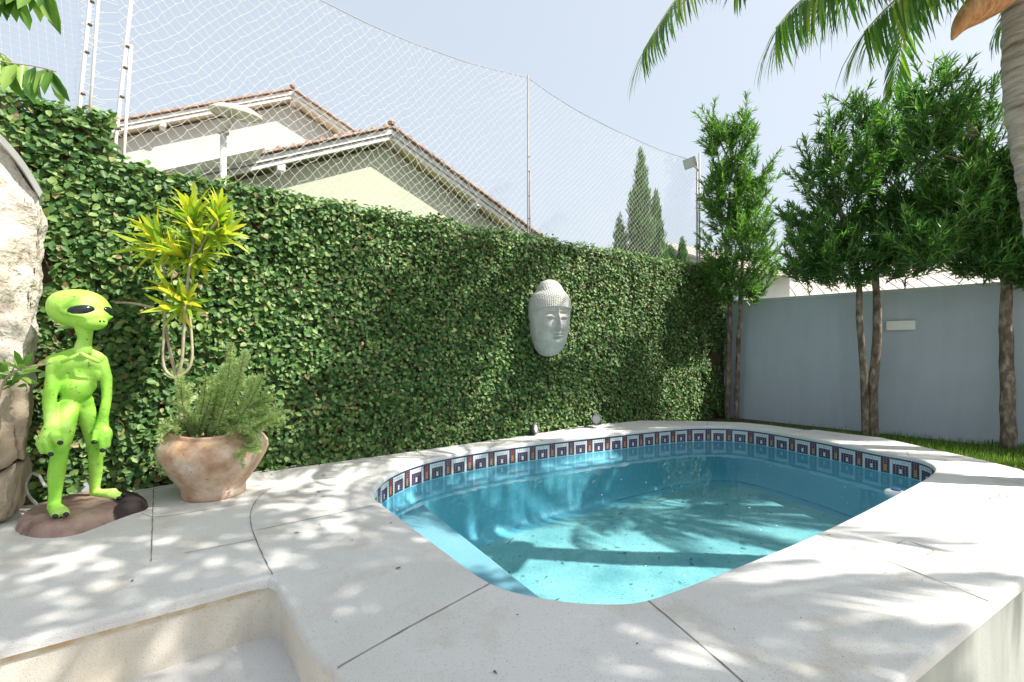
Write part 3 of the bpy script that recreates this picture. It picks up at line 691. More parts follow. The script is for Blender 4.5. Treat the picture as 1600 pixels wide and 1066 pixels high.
# ------------------------------------------------------------------ terracotta pot and its plants
pc = Vector((-2.02, 3.30, 0))
pot = empty('clay_pot', pc, 'big bellied weathered terracotta pot on the deck before the hedge', 'plant pot')
mb = MB(); prof = [(0,.0),(.195,0),(.205,.012),(.207,.045),(.203,.06),(.225,.09),(.265,.14),(.305,.195),(.338,.25),(.356,.30),(.352,.345),(.325,.38),(.29,.405),(.272,.42),(.278,.435),(.27,.445),(.255,.438),(.26,.39),(.25,.36)]
nn_ = 72; vs = []
for r, z in prof:
    for k in range(nn_):
        a = 2*PI*k/nn_; rr = r*.92*(1+(.018*math.sin(a*5+z*16)+.012*math.sin(a*3-z*9))*min(1, max(0, (z-.07)*6)))
        vs.append(pc+Vector((rr*math.cos(a), rr*math.sin(a), z+.012*math.sin(a*2+1)*max(0, z-.3)/.1)))
mb.add(vs, [(i*nn_+k, i*nn_+(k+1)%nn_, (i+1)*nn_+(k+1)%nn_, (i+1)*nn_+k) for i in range(len(prof)-1) for k in range(nn_)])
mb.build('pot_body', M['terracotta'], pot, smooth=True)
mb = MB(); mb.lathe(pc+Vector((0,0,.37)), [(0,.02),(.15,.015),(.24,0)], 32); mb.build('potting_soil', M['soil'], pot, smooth=True)

dr = empty('dracaena_plant', pc+Vector((-.16,-.02,.38)), 'tall yellow green dracaena with bare looping stems rising from the clay pot', 'plant')
def Dp(x, y, Y=3.22): return D(x, y, Y)
stems = [[(287,690),(284,655),(281,625),(276,590)], [(276,590),(262,583),(255,565),(256,520),(258,470),(255,400)], [(276,590),(268,560),(262,530),(258,500)],
         [(276,590),(284,565),(287,520),(290,470),(296,420),(304,370)], [(276,590),(292,580),(300,560),(299,520),(294,470),(292,400)],
         [(296,420),(310,395),(325,365),(340,345)], [(254,490),(235,480),(205,474),(180,473)]]
mb = MB()
for k, s_ in enumerate(stems):
    pts = catmull([Dp(x, y, 3.22+.02*k*((-1)**k)*(i/len(s_))) for i, (x, y) in enumerate(s_)], 5); mb.tube(pts, [.017 if k == 0 else .0105-.0035*i/len(pts) for i in range(len(pts))], 8)
mb.build('stem', M['drac_stem'], dr, smooth=True)
def rosette(P, Dr, Nn, Ls, c, axis, n, L, droop=.35, spread=.12):
    axis = Vector(axis).normalized(); u = axis.orthogonal().normalized(); v = axis.cross(u)
    for k in range(n):
        a = k*2.4+random.uniform(-.2,.2); e = math.radians(80-105*(k/n)+random.uniform(-8,8))*1.0
        d = (u*math.cos(a)+v*math.sin(a))*math.cos(e)+axis*math.sin(e)
        P.append(tuple(c-axis*spread*(k/n)+d*.006)); Dr.append(tuple(d)); nv = axis*math.cos(e)-(u*math.cos(a)+v*math.sin(a))*math.sin(e); Nn.append(tuple(nv)); Ls.append(L*random.uniform(.75,1.1)*(.6+.4*math.sin(PI*min(1,.25+k/n))))
ros = [((250,372),3.2,(-.5,-.2,.6),30,.21), ((243,388),3.18,(-1,-.1,.15),16,.22), ((300,345),3.24,(-.1,-.2,1),34,.22), ((312,385),3.2,(.3,-.5,.6),30,.21), ((342,335),3.22,(.25,-.1,1),40,.17),
       ((345,365),3.2,(.8,-.3,.3),22,.18), ((285,400),3.18,(-.3,-.6,.5),26,.21), ((268,455),3.18,(-.6,-.3,.6),16,.19), ((290,470),3.2,(.4,-.5,.3),18,.17), ((275,482),3.17,(-.3,-.6,.0),10,.18), ((305,330),3.26,(-.2,.1,1),16,.2)]
for (x, y), Y, axs, n, L in ros:
    P, Q, Nn, Ls = [], [], [], []; rosette(P, Q, Nn, Ls, D(x, y, Y), axs, int(n*1.25), L*1.15)
    leaves('leaf_rosette', P, Q, Nn, Ls, [.034]*len(P), M['drac'], dr, LONG)

sh = empty('silver_shrub', pc+Vector((.02,-.05,.38)), 'feathery silver green shrub spilling over the rim of the clay pot', 'shrub')
br = [[(300,700),(280,680),(258,690),(250,712)], [(310,700),(300,660),(285,630),(283,590)], [(320,700),(325,650),(340,610),(352,580)], [(330,700),(350,650),(370,610),(385,550)], [(335,700),(370,660),(395,620),(410,590)],
      [(340,700),(380,670),(410,650),(440,640)], [(345,705),(385,685),(415,665),(436,662)], [(330,700),(345,680),(372,668),(390,672)], [(310,700),(300,690),(290,705),(280,735)], [(305,700),(310,670),(318,640),(322,610)],
      [(315,700),(335,675),(350,640),(360,605)], [(330,700),(355,665),(390,635),(425,628)], [(300,700),(285,665),(268,660),(256,668)], [(320,705),(322,690),(318,700),(308,725)], [(325,700),(340,640),(350,600),(370,570)], [(335,695),(360,690),(380,695),(395,690)]]
P, Q, Nn, Ls = [], [], [], []; mb = MB()
def needles(P, Q, Nn, Ls, pts, dens, L, spread=.9):
    for a, b in zip(pts, pts[1:]):
        t = (b-a); n = max(1, int(t.length*dens)); t.normalize(); u = t.orthogonal().normalized(); v = t.cross(u)
        for k in range(n):
            c = a.lerp(b, random.random()); g = random.uniform(0, 2*PI); r = u*math.cos(g)+v*math.sin(g)
            d = t*random.uniform(.4,1.0)+r*spread; P.append(tuple(c)); Q.append(tuple(d)); Nn.append(tuple(t.cross(r)+r*.2)); Ls.append(L*random.uniform(.7,1.2))
for k, b in enumerate(br):
    for j in range(3):
        Y0 = 3.28; Y1 = 3.24-.16*math.sin(k*2.1+j)-.05; jx, jy = random.uniform(-12,12)*j, random.uniform(-12,12)*j
        pts = catmull([D(x+jx*i/3, y+jy*i/3, Y0+(Y1-Y0)*i/3) for i, (x, y) in enumerate(b)], 4)
        mb.tube(pts, [.005-.003*i/len(pts) for i in range(len(pts))], 5); needles(P, Q, Nn, Ls, pts[2:], 640, .036, 1.0)
        for i in range(3, len(pts)-1, 1):
            t = (pts[i+1]-pts[i]).normalized(); o_ = t+Vector((random.gauss(0,.6), random.gauss(0,.6), random.gauss(.1,.6))); e_ = pts[i]+o_.normalized()*random.uniform(.04,.09)
            needles(P, Q, Nn, Ls, [pts[i], e_], 480, .026, 1.0)
mb.build('stems', M['twig'], sh); leaves('needles', P, Q, Nn, Ls, [.0066]*len(P), M['needle'], sh, BLADE)

# small leafy plant at the pillar and its stem
sp_ = empty('broadleaf_sprig', D(0, 640, 2.62), 'small leafy sprig growing beside the stone pillar', 'plant')
P, Q, Nn, Ls = [], [], [], []
for (x, y, ax_, n) in ((34,572,(.5,-.5,.7),14), (5,580,(-.2,-.5,.7),12), (-25,560,(0,-.4,.8),12)): rosette(P, Q, Nn, Ls, D(x, y, 2.6), ax_, n, .12)
leaves('leaves', P, Q, Nn, Ls, [.035]*len(P), M['broad'], sp_, BLADE)
mb = MB(); mb.tube(catmull([D(-20,800,2.6), D(-12,680,2.6), D(5,600,2.6), D(34,575,2.6)], 5), .006, 6); mb.tube([D(-12,680,2.6), D(-25,570,2.6)], .005, 6); mb.tube([D(34,575,2.6), D(80,568,2.62)], .004, 6); mb.build('stem', M['drac_stem'], sp_)

# ------------------------------------------------------------------ face sculpture on the hedge
def sculpture():
    c = Hpix(859, 497, -.16); ra_ = math.radians(-17); X = Vector((E1.x*math.cos(ra_)-E1.y*math.sin(ra_), E1.x*math.sin(ra_)+E1.y*math.cos(ra_), 0)); Yv = Vector((X.y, -X.x, 0)); Z = Vector((0,0,1)); nx, nzz = 120, 190; HW, HH = .235, .44
    def gs(x, z, cx, cz, sx, sz): return math.exp(-((x-cx)/sx)**2-((z-cz)/sz)**2)
    def halfw(z):                              # outline half width against height
        k = [(-.44,.03),(-.41,.10),(-.36,.145),(-.28,.185),(-.15,.215),(0,.235),(.12,.245),(.20,.235),(.26,.20),(.30,.155),(.35,.135),(.40,.10),(.43,.055),(.44,.02)]
        for (z0, w0), (z1, w1) in zip(k, k[1:]):
            if z0 <= z <= z1:
                t = (z-z0)/(z1-z0); return w0+(w1-w0)*t
        return .02
    vs = []; fs = []
    for j in range(nzz+1):
        z = -.44+.88*j/nzz; hw = halfw(z)
        for i in range(nx+1):
            u = -1+2*i/nx; x = hw*u
            zz = z/.44; dep = .24*max(0, 1-abs(zz)**3.2)**.5*(.55+.45*(1-max(0,zz-.55)*1.2))
            y = dep*max(0, 1-abs(u)**2.3)**.5
            hairline = .115-.035*(abs(u))**2-.12*max(0, abs(u)-.72)
            face = z < hairline
            if face:
                for s_ in (-1, 1):
                    y -= .050*gs(x, z, s_*.085, .040, .062, .034)      # socket
                    y += .046*gs(x, z, s_*.085, .012, .044, .026)      # closed lid
                    y -= .020*gs(x, z, s_*.085, -.022, .045, .008)     # lid crease
                    y += .014*gs(x, z, s_*.080, .066, .060, .010)      # brow
                    y += .016*gs(x, z, s_*.115, -.10, .06, .06)
                    y += .020*gs(x, z, s_*.024, -.118, .016, .016)     # nostril wing
                    y -= .014*gs(x, z, s_*.062, -.165, .014, .03)
                nzc = -.02
                if -.15 < z < .09: y += .085*math.exp(-(x/(.016+.012*max(0,(.03-z)/.15)))**2)*(.35+.65*min(1, max(0, (.09-z)/.19)))*min(1, (z+.15)/.02)
                y += .034*gs(x, z, 0, -.178, .048, .011)+.036*gs(x, z, 0, -.207, .038, .013)
                y -= .024*gs(x, z, 0, -.192, .05, .005)
                y -= .026*gs(x, z, 0, -.234, .045, .011)
                y += .03*gs(x, z, 0, -.285, .055, .04)
                y += .014*gs(x, z, 0, .085, .011, .011)
            else:
                y += .014+.010*.8*abs(math.sin(x*150))*abs(math.sin(z*150+1.6*(int(x*150/PI)%2)))
            if abs(u) > .90 and -.30 < z < .05: y += .012*math.sin(PI*(abs(u)-.90)/.10)*math.sin(PI*(z+.30)/.35)   # long ears
            vs.append(c+X*x+Yv*(y-.02)+Z*z)
    n1 = nx+1
    for j in range(nzz):
        for i in range(nx): fs.append((j*n1+i, j*n1+i+1, (j+1)*n1+i+1, (j+1)*n1+i))
    b = len(vs); ring = [j*n1 for j in range(nzz+1)]+[nzz*n1+i for i in range(1, nx+1)]+[j*n1+nx for j in range(nzz-1, -1, -1)]+[i for i in range(nx-1, 0, -1)]
    back_ = [vs[k]-Yv*.06 for k in ring]; vs += back_; m_ = len(ring)
    fs += [(ring[k], ring[(k+1)%m_], b+(k+1)%m_, b+k) for k in range(m_)]
    mb = MB(); mb.add(vs, fs); o = mb.build('face_sculpture', M['sculpt'], None, smooth=True)
    tag(o, 'grey stone face sculpture with closed eyes hung on the leafy hedge', 'sculpture')
sculpture()

# ------------------------------------------------------------------ garden spotlights
def spotlight(p, aim, label, r=.05, bracket=True):
    t = empty('garden_spotlight', p, label, 'spotlight', 'garden spotlights along the hedge foot'); aim = Vector(aim).normalized()
    c = Vector(p)+Vector((0,0,.075)); x = aim.orthogonal().normalized(); y = aim.cross(x); a3 = (x, y, aim)
    mb = MB(); mb.lathe(c, [(0,-.07),(r*.55,-.07),(r*.62,-.06),(r*.72,-.01),(r*.95,.02),(r*1.05,.025),(r*1.05,.05),(r*.88,.052),(r*.86,.04)], 24, a3); mb.build('housing', M['lamp_black'], t, smooth=True)
    mb = MB(); mb.lathe(c, [(0,.044),(r*.87,.041)], 24, a3); mb.build('lens', M['lens'], t)
    mb = MB(); mb.tube([Vector(p), c-aim*.02], .008, 8); mb.lathe(p, [(0,.012),(.03,.012),(.032,0)], 16); mb.build('bracket', M['lamp_black'], t)
    for k in range(4):
        mb = MB(); a = PI/4+k*PI/2; mb.ell(c+(x*math.cos(a)+y*math.sin(a))*r*.96+aim*.052, .0045, None, 8, 6); mb.build('screw', M['white_plastic'], t, smooth=True)
spotlight(G(832, 680), (.93,-.5,.12), 'black spotlight lying sideways on the coping at the hedge foot', .06)
spotlight(Hpix(932, 664, -.17), (-.15,-1,.05), 'round black spotlight with pale lens facing out of the hedge below the sculpture', .062)
spotlight(G(108,782)+Vector((0,.12,-.02)), (.25,-1,.2), 'large round spotlight on the ground behind the green statue', .07)
mb = MB(); mb.tube(catmull([G(760,690), G(800,681)+Vector((0,.03,.004)), G(850,677,.005), G(900,668,.006), G(960,661,.006), G(985,654,.01), G(1003,653,.012), G(1012,657,.005)], 5), .006, 6)
tag(mb.build('power_cable', M['cable']), 'pale cable snaking along the back coping between two spotlights', 'cable')
mb = MB(); mb.tube(catmull([G(175,779,.006), G(250,761,.006), G(340,748,.006), G(420,735,.006), G(520,719,.006), G(640,702,.006)], 4), .006, 6)
tag(mb.build('edging_conduit', M['cable']), 'thin grey conduit running along the hedge foot behind the clay pot', 'conduit')
mb = MB(); mb.tube(catmull([G(60,790,.01), D(45,775,2.9), D(40,755,2.92), D(50,740,2.93), D(62,745,2.94)], 5)+[D(70,760,2.9)], .008, 6)
tag(mb.build('cable_loop', M['cable']), 'grey loop of cable on the soil left of the green statue', 'cable')

# wall light
wl = empty('wall_light', Wpix(1408, 517), 'flat white rectangular light on the grey wall', 'wall light')
c = Wpix(1409, 509)
mb = MB(); mb.box(c-N2*.045, (.30,.09,.12), (E2, N2, Vector((0,0,1)))); mb.build('housing', M['white_plastic'], wl, bevel=.006)
mb = MB(); mb.box(c-N2*.006+Vector((0,0,0)), (.22,.011,.14), (E2, N2, Vector((0,0,1)))); mb.build('back_plate', M['cap'], wl)

# ------------------------------------------------------------------ net posts and nets
NO = .14
def post(name, pts, r, m, label, off=.0, r2=None, bolts=()):
    t = empty(name, pts[0], label, 'post'); pts = [Vector(p) for p in pts]
    mb = MB(); mb.tube([pts[0]-Vector((0,0,.5)), *pts], r, 8); mb.build('mast', m, t, smooth=True)
    if r2:
        mb = MB(); L0 = pts[0]+E1*r2[0]; L1 = pts[0].lerp(pts[-1], r2[1])+E1*r2[0]; mb.tube([L0-Vector((0,0,.5)), L1], r*.9, 8); mb.build('brace_rod', m, t, smooth=True)
    for b in bolts:
        mb = MB(); q = pts[0].lerp(pts[-1], b)+E1*(r2[0]/2 if r2 else 0); mb.ell(q-N1*r*.9-E1*r*.6, (r*.8, r*.9, r*.8), None, 10, 8); mb.box(q, (r*1.6, r*2.4, r*.5), (E1, N1, Vector((0,0,1)))); mb.build('clamp', M['rust'], t)
    return t
def ext(a, b, k): return a+(b-a)*k
pa, pb = Hpix(122,190,NO), Hpix(141,0,NO); post('net_post', [pa, ext(pa, pb, 1.9)], .011, M['pole'], 'white paired net post standing farthest left behind the hedge', r2=(.030,.97), bolts=(.12,.3,.42,.52,.7))
pa, pb = Hpix(178,243,NO), Hpix(205,0,NO); post('net_post', [pa, ext(pa, pb, 1.7)], .012, M['pole'], 'white paired net post with rust streaks where the hedge steps down', r2=(.028,.42), bolts=(.10,.22,.33,.41))
pa, pb = Hpix(825,372,NO), Hpix(825,118,NO); post('net_post', [pa, pb], .009, M['post_dark'], 'thin grey net post rising behind the middle of the hedge', r2=(.03,.42), bolts=(.12,.26,.41,.5))
pa, pb = Hpix(1093,425,NO), Hpix(1093,240,NO); p4 = post('net_post', [pa, pb], .018, M['pole_grey'], 'thick grey net post next to the floodlight at the hedge end', r2=(-.07,.92), bolts=(.3,.7))
rope_px = [(-120,-300),(205,-230),(400,-60),(500,0),(570,35),(640,66),(730,98),(825,122),(860,147),(900,172),(960,203),(1030,234),(1090,254)]
rp = []
for x, y in rope_px:
    p = Hpix(x, y, NO); rp.append(((p-N1*(HD+NO)).dot(E1), p.z))
def ropez(s):
    for (a, z0), (b, z1) in zip(rp, rp[1:]):
        if a <= s <= b: return z0+(z1-z0)*(s-a)/(b-a)
    return rp[-1][1] if s > rp[-1][0] else rp[0][1]
sA = (Hpix(185,200,NO)-N1*(HD+NO)).dot(E1); sB = (Hpix(1092,300,NO)-N1*(HD+NO)).dot(E1); sM = (Hpix(825,200,NO)-N1*(HD+NO)).dot(E1)
def segs_to_tubes(A_, B_, r):
    A_ = np.array(A_); B_ = np.array(B_); t = nrm(B_-A_); u = nrm(np.cross(t, np.array(N1)[None])+1e-6); v = np.cross(t, u); n = len(A_)
    r = np.broadcast_to(np.asarray(r, float), (n,))[:,None]
    V = np.zeros((n, 6, 3))
    for k in range(3):
        a = 2*PI*k/3; o_ = (u*math.cos(a)+v*math.sin(a))*r; V[:,k] = A_+o_; V[:,3+k] = B_+o_
    Fc = np.array([(0,1,4,3),(1,2,5,4),(2,0,3,5)])[None]+(np.arange(n)*6)[:,None,None]
    return V.reshape(-1,3), Fc.reshape(-1,4)
def net(s0, s1, zb, ds, dz, r, name, label, m, wave=.05, jit=.010):
    A_, B_ = [], []; ncol = int((s1-s0)/ds); Nz = int((5.0-zb)/dz)
    def node(i, j):
        s = s0+(i+.5*(j%2))*ds; z = zb+j*dz
        w1 = Vector((s*1.4, z*1.6, 4)); ed = min(1, (s-s0)*3, (s1-s)*3)
        ss = s+ed*(wave*noise.noise(w1)+jit*noise.noise(Vector((i*1.7,j*1.3,2)))*1.6); zz = z+wave*1.0*noise.noise(w1+Vector((9,0,0)))+jit*noise.noise(Vector((i*1.3,j*1.9,7)))*1.6
        return s, HP(min(max(ss, s0), s1), NO+.03*noise.noise(w1+Vector((0,5,0)))+.06*max(0,ed)*noise.noise(Vector((s*.5,z*.5,1))), zz)
    for j in range(Nz):
        for i in range(-1, ncol+1):
            s, p = node(i, j)
            if s < s0-.001 or s > s1+.001: continue
            rz = ropez(s)
            if p.z > rz: continue
            for di in ((0, -1) if j%2 == 0 else (1, 0)):
                s2, q = node(i+di, j+1)
                if s2 < s0-.001 or s2 > s1+.001: continue
                qq = q.copy(); rz2 = ropez(s2)
                if qq.z > rz2: qq = p.lerp(q, max(.05, min(1, (rz-p.z)/max(q.z-p.z, 1e-4))))
                mid = (p+qq)/2+Vector((0,0,-.004))+E1*.003*random.uniform(-1,1)
                A_ += [p, mid]; B_ += [mid, qq]
    V, Fc = segs_to_tubes([tuple(x) for x in A_], [tuple(x) for x in B_], r); o = npmesh(name, V, Fc, m)
    return tag(o, label, 'net')
net(sA, sM, 2.24, .088, .046, .0017, 'safety_net', 'large white diamond mesh net strung above the hedge in front of the gables', M['net'], .06, .017)
net(sM, sB, 2.24, .078, .037, .0013, 'safety_net', 'smaller diamond mesh net between the middle post and the floodlight post', M['net'], .035, .007)
mb = MB(); mb.tube([HP(s, NO, ropez(s)) for s in np.linspace(sA, sB, 90)], .004, 5); tag(mb.build('net_rope', M['net_grey']), 'dark sagging rope along the top of the nets', 'rope')
# fine square net at far left
A_, B_ = [], []; s1 = (Hpix(126,150,NO)-N1*(HD+NO)).dot(E1)
for i in range(34):
    s = s1-i*.045
    for j in range(46):
        z = 2.3+j*.045; f = lambda s, z: HP(s+.02*math.sin(z*3), NO+.05, z+.03*math.sin(s*5))
        A_ += [f(s, z), f(s, z)]; B_ += [f(s-.045, z), f(s, z+.045)]
V, Fc = segs_to_tubes([tuple(x) for x in A_], [tuple(x) for x in B_], .0008); tag(npmesh('fine_net', V, Fc, M['net']), 'faint fine square mesh net left of the leftmost post', 'net')
A_, B_ = [], []
for j in range(60):
    z = 2.3+j*.05; a0 = HP(s1, NO, z); a1 = HP((sA+s1)/2, NO+.02*math.sin(j), z-.03+.03*math.sin(j*1.7)); a2 = HP(sA, NO, z+.02*math.sin(j*2.3))
    A_ += [a0, a1, a0]; B_ += [a1, a2, HP((sA+s1)/2+.03*math.sin(j*2), NO, z+.08)]
V, Fc = segs_to_tubes([tuple(x) for x in A_], [tuple(x) for x in B_], .0014); tag(npmesh('loose_netting', V, Fc, M['net']), 'loose wavy net strings between the two left posts', 'net')

# floodlight on the last post
fl_ = empty('floodlight', Hpix(1088,262,NO-.02), 'small grey floodlight clamped near the top of the last net post', 'floodlight')
c = Hpix(1078,255,NO-.12); axf = Vector((-.75,-.45,-.35)).normalized(); sx = axf.cross(Vector((0,0,1))).normalized(); ux = sx.cross(axf)
mb = MB(); mb.box(c, (.20,.05,.15), (sx, axf, ux)); mb.box(c-axf*.035, (.16,.03,.11), (sx, axf, ux))
for k in range(5): mb.box(c-axf*.06+sx*(-.06+.03*k), (.006,.03,.10), (sx, axf, ux))
mb.build('housing', M['pole_grey'], fl_, bevel=.005)
mb = MB(); mb.box(c+axf*.027, (.17,.004,.12), (sx, axf, ux)); mb.build('glass', M['lens'], fl_)
mb = MB(); mb.tube([c-axf*.05, Hpix(1086,262,NO-.05), Hpix(1092,266,NO-.02)], .010, 8); mb.build('bracket', M['pole_grey'], fl_)

# mushroom lamp behind the hedge
ml = empty('mushroom_lamp', Hpix(348,262,.5), 'cream mushroom shaped lamp on a short white pole behind the hedge', 'lamp')
pb_ = Hpix(348,300,.5); pt_ = Hpix(349,200,.5); hc_ = Hpix(368,178,.5)
mb = MB(); mb.tube([pb_-Vector((0,0,.6)), pt_], .026, 12); mb.build('pole', M['pole'], ml, smooth=True)
mb = MB(); mb.tube([pt_-Vector((0,0,.01)), pt_+(hc_-pt_)*.85], .030, 12); mb.lathe(pt_-Vector((0,0,.05)), [(.03,0),(.045,0),(.045,.02),(.03,.02)], 14); mb.build('neck', M['cream'], ml, smooth=True)
tz = Vector((.10,-.16,1)).normalized(); tx = Vector((1,0,-.10)).normalized(); ty = tz.cross(tx)
mb = MB(); mb.lathe(hc_, [(0,.07),(.07,.066),(.15,.045),(.20,.015),(.212,-.004),(.208,-.012)], 36, (tx, ty, tz)); mb.build('lamp_hood', M['cream'], ml, smooth=True)
mb = MB(); mb.lathe(hc_, [(0,-.03),(.08,-.024),(.16,-.012),(.206,-.008)], 36, (tx, ty, tz)); mb.build('diffuser', M['cream'], ml, smooth=True)
mb = MB(); mb.ell(hc_-tz*.03+tx*.0, (.012,.012,.008)); mb.build('knob', M['rust'], ml)

# ------------------------------------------------------------------ neighbour houses
def gable(name, label, apex, lft, rgt, off, depth, over, wallm, soffm, brackets, wall_in=(0,0), lowz=-1):
    t = empty(name, HP(0, off, -.9), label, 'house'); t.location = Vector(((Hpix(*lft,off).x+Hpix(*rgt,off).x)/2, Hpix(*apex,off).y, -.9))
    Ap, Lp, Rp = Hpix(*apex, off), Hpix(*lft, off), Hpix(*rgt, off); dn = Vector((0,0,-1)); dv = N1*depth
    def rake(P_, nm):
        d = (P_-Ap).normalized(); nr = Vector((0,0,1))-d*d.z; nr.normalize()
        mb = MB(); mb.slab([Ap-nr*.02, P_-nr*.02, P_-nr*.085, Ap-nr*.085], N1*.05); mb.slab([Ap-nr*.095+N1*.03, P_-nr*.095+N1*.03, P_-nr*.15+N1*.03, Ap-nr*.15+N1*.03], N1*.05); mb.build('verge_board', M['verge'], t)
        mb = MB(); mb.slab([Ap-nr*.12+N1*.07, P_-nr*.12+N1*.07, P_-nr*.12+dv, Ap-nr*.12+dv], nr*.03); mb.build('soffit', soffm, t)
        mb = MB(); mb.slab([Ap-N1*.02, P_-N1*.02, P_+dv, Ap+dv], nr*.03)
        L = (P_-Ap).length; n = int(L/.19)
        for k in range(n):
            c = Ap+d*(k+.5)*L/n+nr*.02
            mb.tube([c-N1*.05, c+N1*.25], [.034,.034], 8)
            mb.box(c-nr*.012-N1*.02+d*.05, (L/n*1.1, .08, .02), (d, N1, nr))
        for k in range(int(depth/.35)):
            c0 = Ap+N1*(.3+k*.35)+nr*.02; mb.tube([c0, c0+(P_-Ap)], .03, 5, False)
        mb.build('roof', M['rooftile'], t)
        return d, nr
    dl, nl_ = rake(Lp, 'l'); drr, nr_ = rake(Rp, 'r')
    wo_ = N1*over; a = Ap-Vector((0,0,.20))+wo_; l = Ap+(Lp-Ap)*.93-Vector((0,0,.20))+wo_; r = Ap+(Rp-Ap)*.93-Vector((0,0,.20))+wo_
    mb = MB(); mb.slab([a, l, Vector((l.x,l.y,-.9)), Vector((r.x,r.y,-.9)), r], N1*(depth-over-.3)); mb.build('wall', wallm, t)
    mb = MB(); mb.lathe(Ap+Vector((0,0,.03)), [(0,.08),(.04,.07),(.06,.04),(.05,0)], 10); mb.tube([Ap+Vector((0,0,.03)), Ap+dv+Vector((0,0,.03))], .05, 8); mb.build('ridge_tiles', M['rooftile'], t)
    for (x, y) in brackets:
        c = Hpix(x, y, off+.30)
        mb = MB(); mb.box(c, (.10, .52, .13), (E1, N1, Vector((0,0,1)))); mb.build('rafter_end', M['verge'], t, bevel=.01)
    return t
h1 = gable('gabled_house', 'pale yellow house with a low tiled gable just behind the hedge', (612,199), (262,272), (880,396), 2.4, 9, .26, M['house_wall'], M['soffit'], [(433,268),(612,228),(736,322)])
mb = MB(); mb.slab([Hpix(255,256,2.0), Hpix(335,240,2.0), Hpix(398,224,2.0), Hpix(414,231,2.0), Hpix(330,250,2.0), Hpix(255,266,2.0)], N1*.5); mb.build('parapet', M['verge'], h1)
h2 = gable('gabled_house', 'larger white gabled house with brown soffits standing behind at the left', (457,140), (80,208), (640,265), 6.5, 9, .3, M['house_wall2'], M['soffit2'], [(254,200),(457,162)])

# far houses beyond the garden
def farhouse(label, cx, cy, rot, w_, d_, zt, h, wallm, roofm, wins=()):
    t = empty('distant_house', (cx, cy, -.9), label, 'house'); ux_ = Vector((math.cos(rot), math.sin(rot), 0)); uy = Vector((-ux_.y, ux_.x, 0)); c = Vector((cx, cy, 0)); Z = Vector((0,0,1))
    mb = MB(); mb.box(c+Z*((zt-.9)/2), (w_, d_, zt+.9), (ux_, uy, Z)); 
    a = [c+ux_*s_*w_/2+Z*zt+uy*e for s_, e in ((-1,-d_/2),(-1,d_/2))]
    for s_ in (-1, 1):
        e = c+ux_*s_*(w_/2-.05)+Z*zt; mb.slab([e-uy*d_/2, e+uy*d_/2, e+Z*h], ux_*.05*-s_)
    mb.build('wall', wallm, t)
    mb = MB()
    for s_ in (-1, 1):
        e = c+uy*s_*(d_/2+.4)+Z*(zt-.1); rg = c+Z*(zt+h+.05); p = [e-ux_*(w_/2+.4), e+ux_*(w_/2+.4), rg+ux_*(w_/2+.4), rg-ux_*(w_/2+.4)]; mb.slab(p, Z*.08)
        n = int(w_/.35)
        for k in range(n+1):
            q0 = p[0].lerp(p[1], k/n)+Z*.10; q1 = p[3].lerp(p[2], k/n)+Z*.10; mb.tube([q0-Vector((0,0,.04)), q1-Vector((0,0,.04))], .045, 5, False)
    mb.build('roof', roofm, t)
    for (u, z, ww, hh) in wins:
        q = c+ux_*u+Z*z-uy*(d_/2+.03); f_ = MB(); f_.box(q, (ww, .06, hh), (ux_, uy, Z)); fo = f_.build('window', M['verge'], t)
        g = MB()
        for s_ in (-1, 1): g.box(q-uy*.035+ux_*s_*ww*.235, (ww*.42, .012, hh*.84), (ux_, uy, Z))
        g.build('pane', M['glass'], fo)
farhouse('distant white house with a brown tiled roof seen beside the last net post', 5.9, 16.5, .55, 3.6, 5, 3.2, 1.1, M['house_wall2'], M['pale_tile'], [(-1,2.6,.7,.7)])
farhouse('distant house with pale tiled roof between the two left trees', 11.6, 16.5, -.35, 6.5, 5, 2.2, 1.0, M['house_wall2'], M['pale_tile'], [(0,1.6,.9,.9)])
farhouse('distant white house with a wide glazed window above the grey wall', 16.5, 16.8, -.5, 5, 4, 3.1, .8, M['house_wall2'], M['pale_tile'], [(-1.2,2.45,2.0,.8),(1.2,2.45,1.0,.8)])

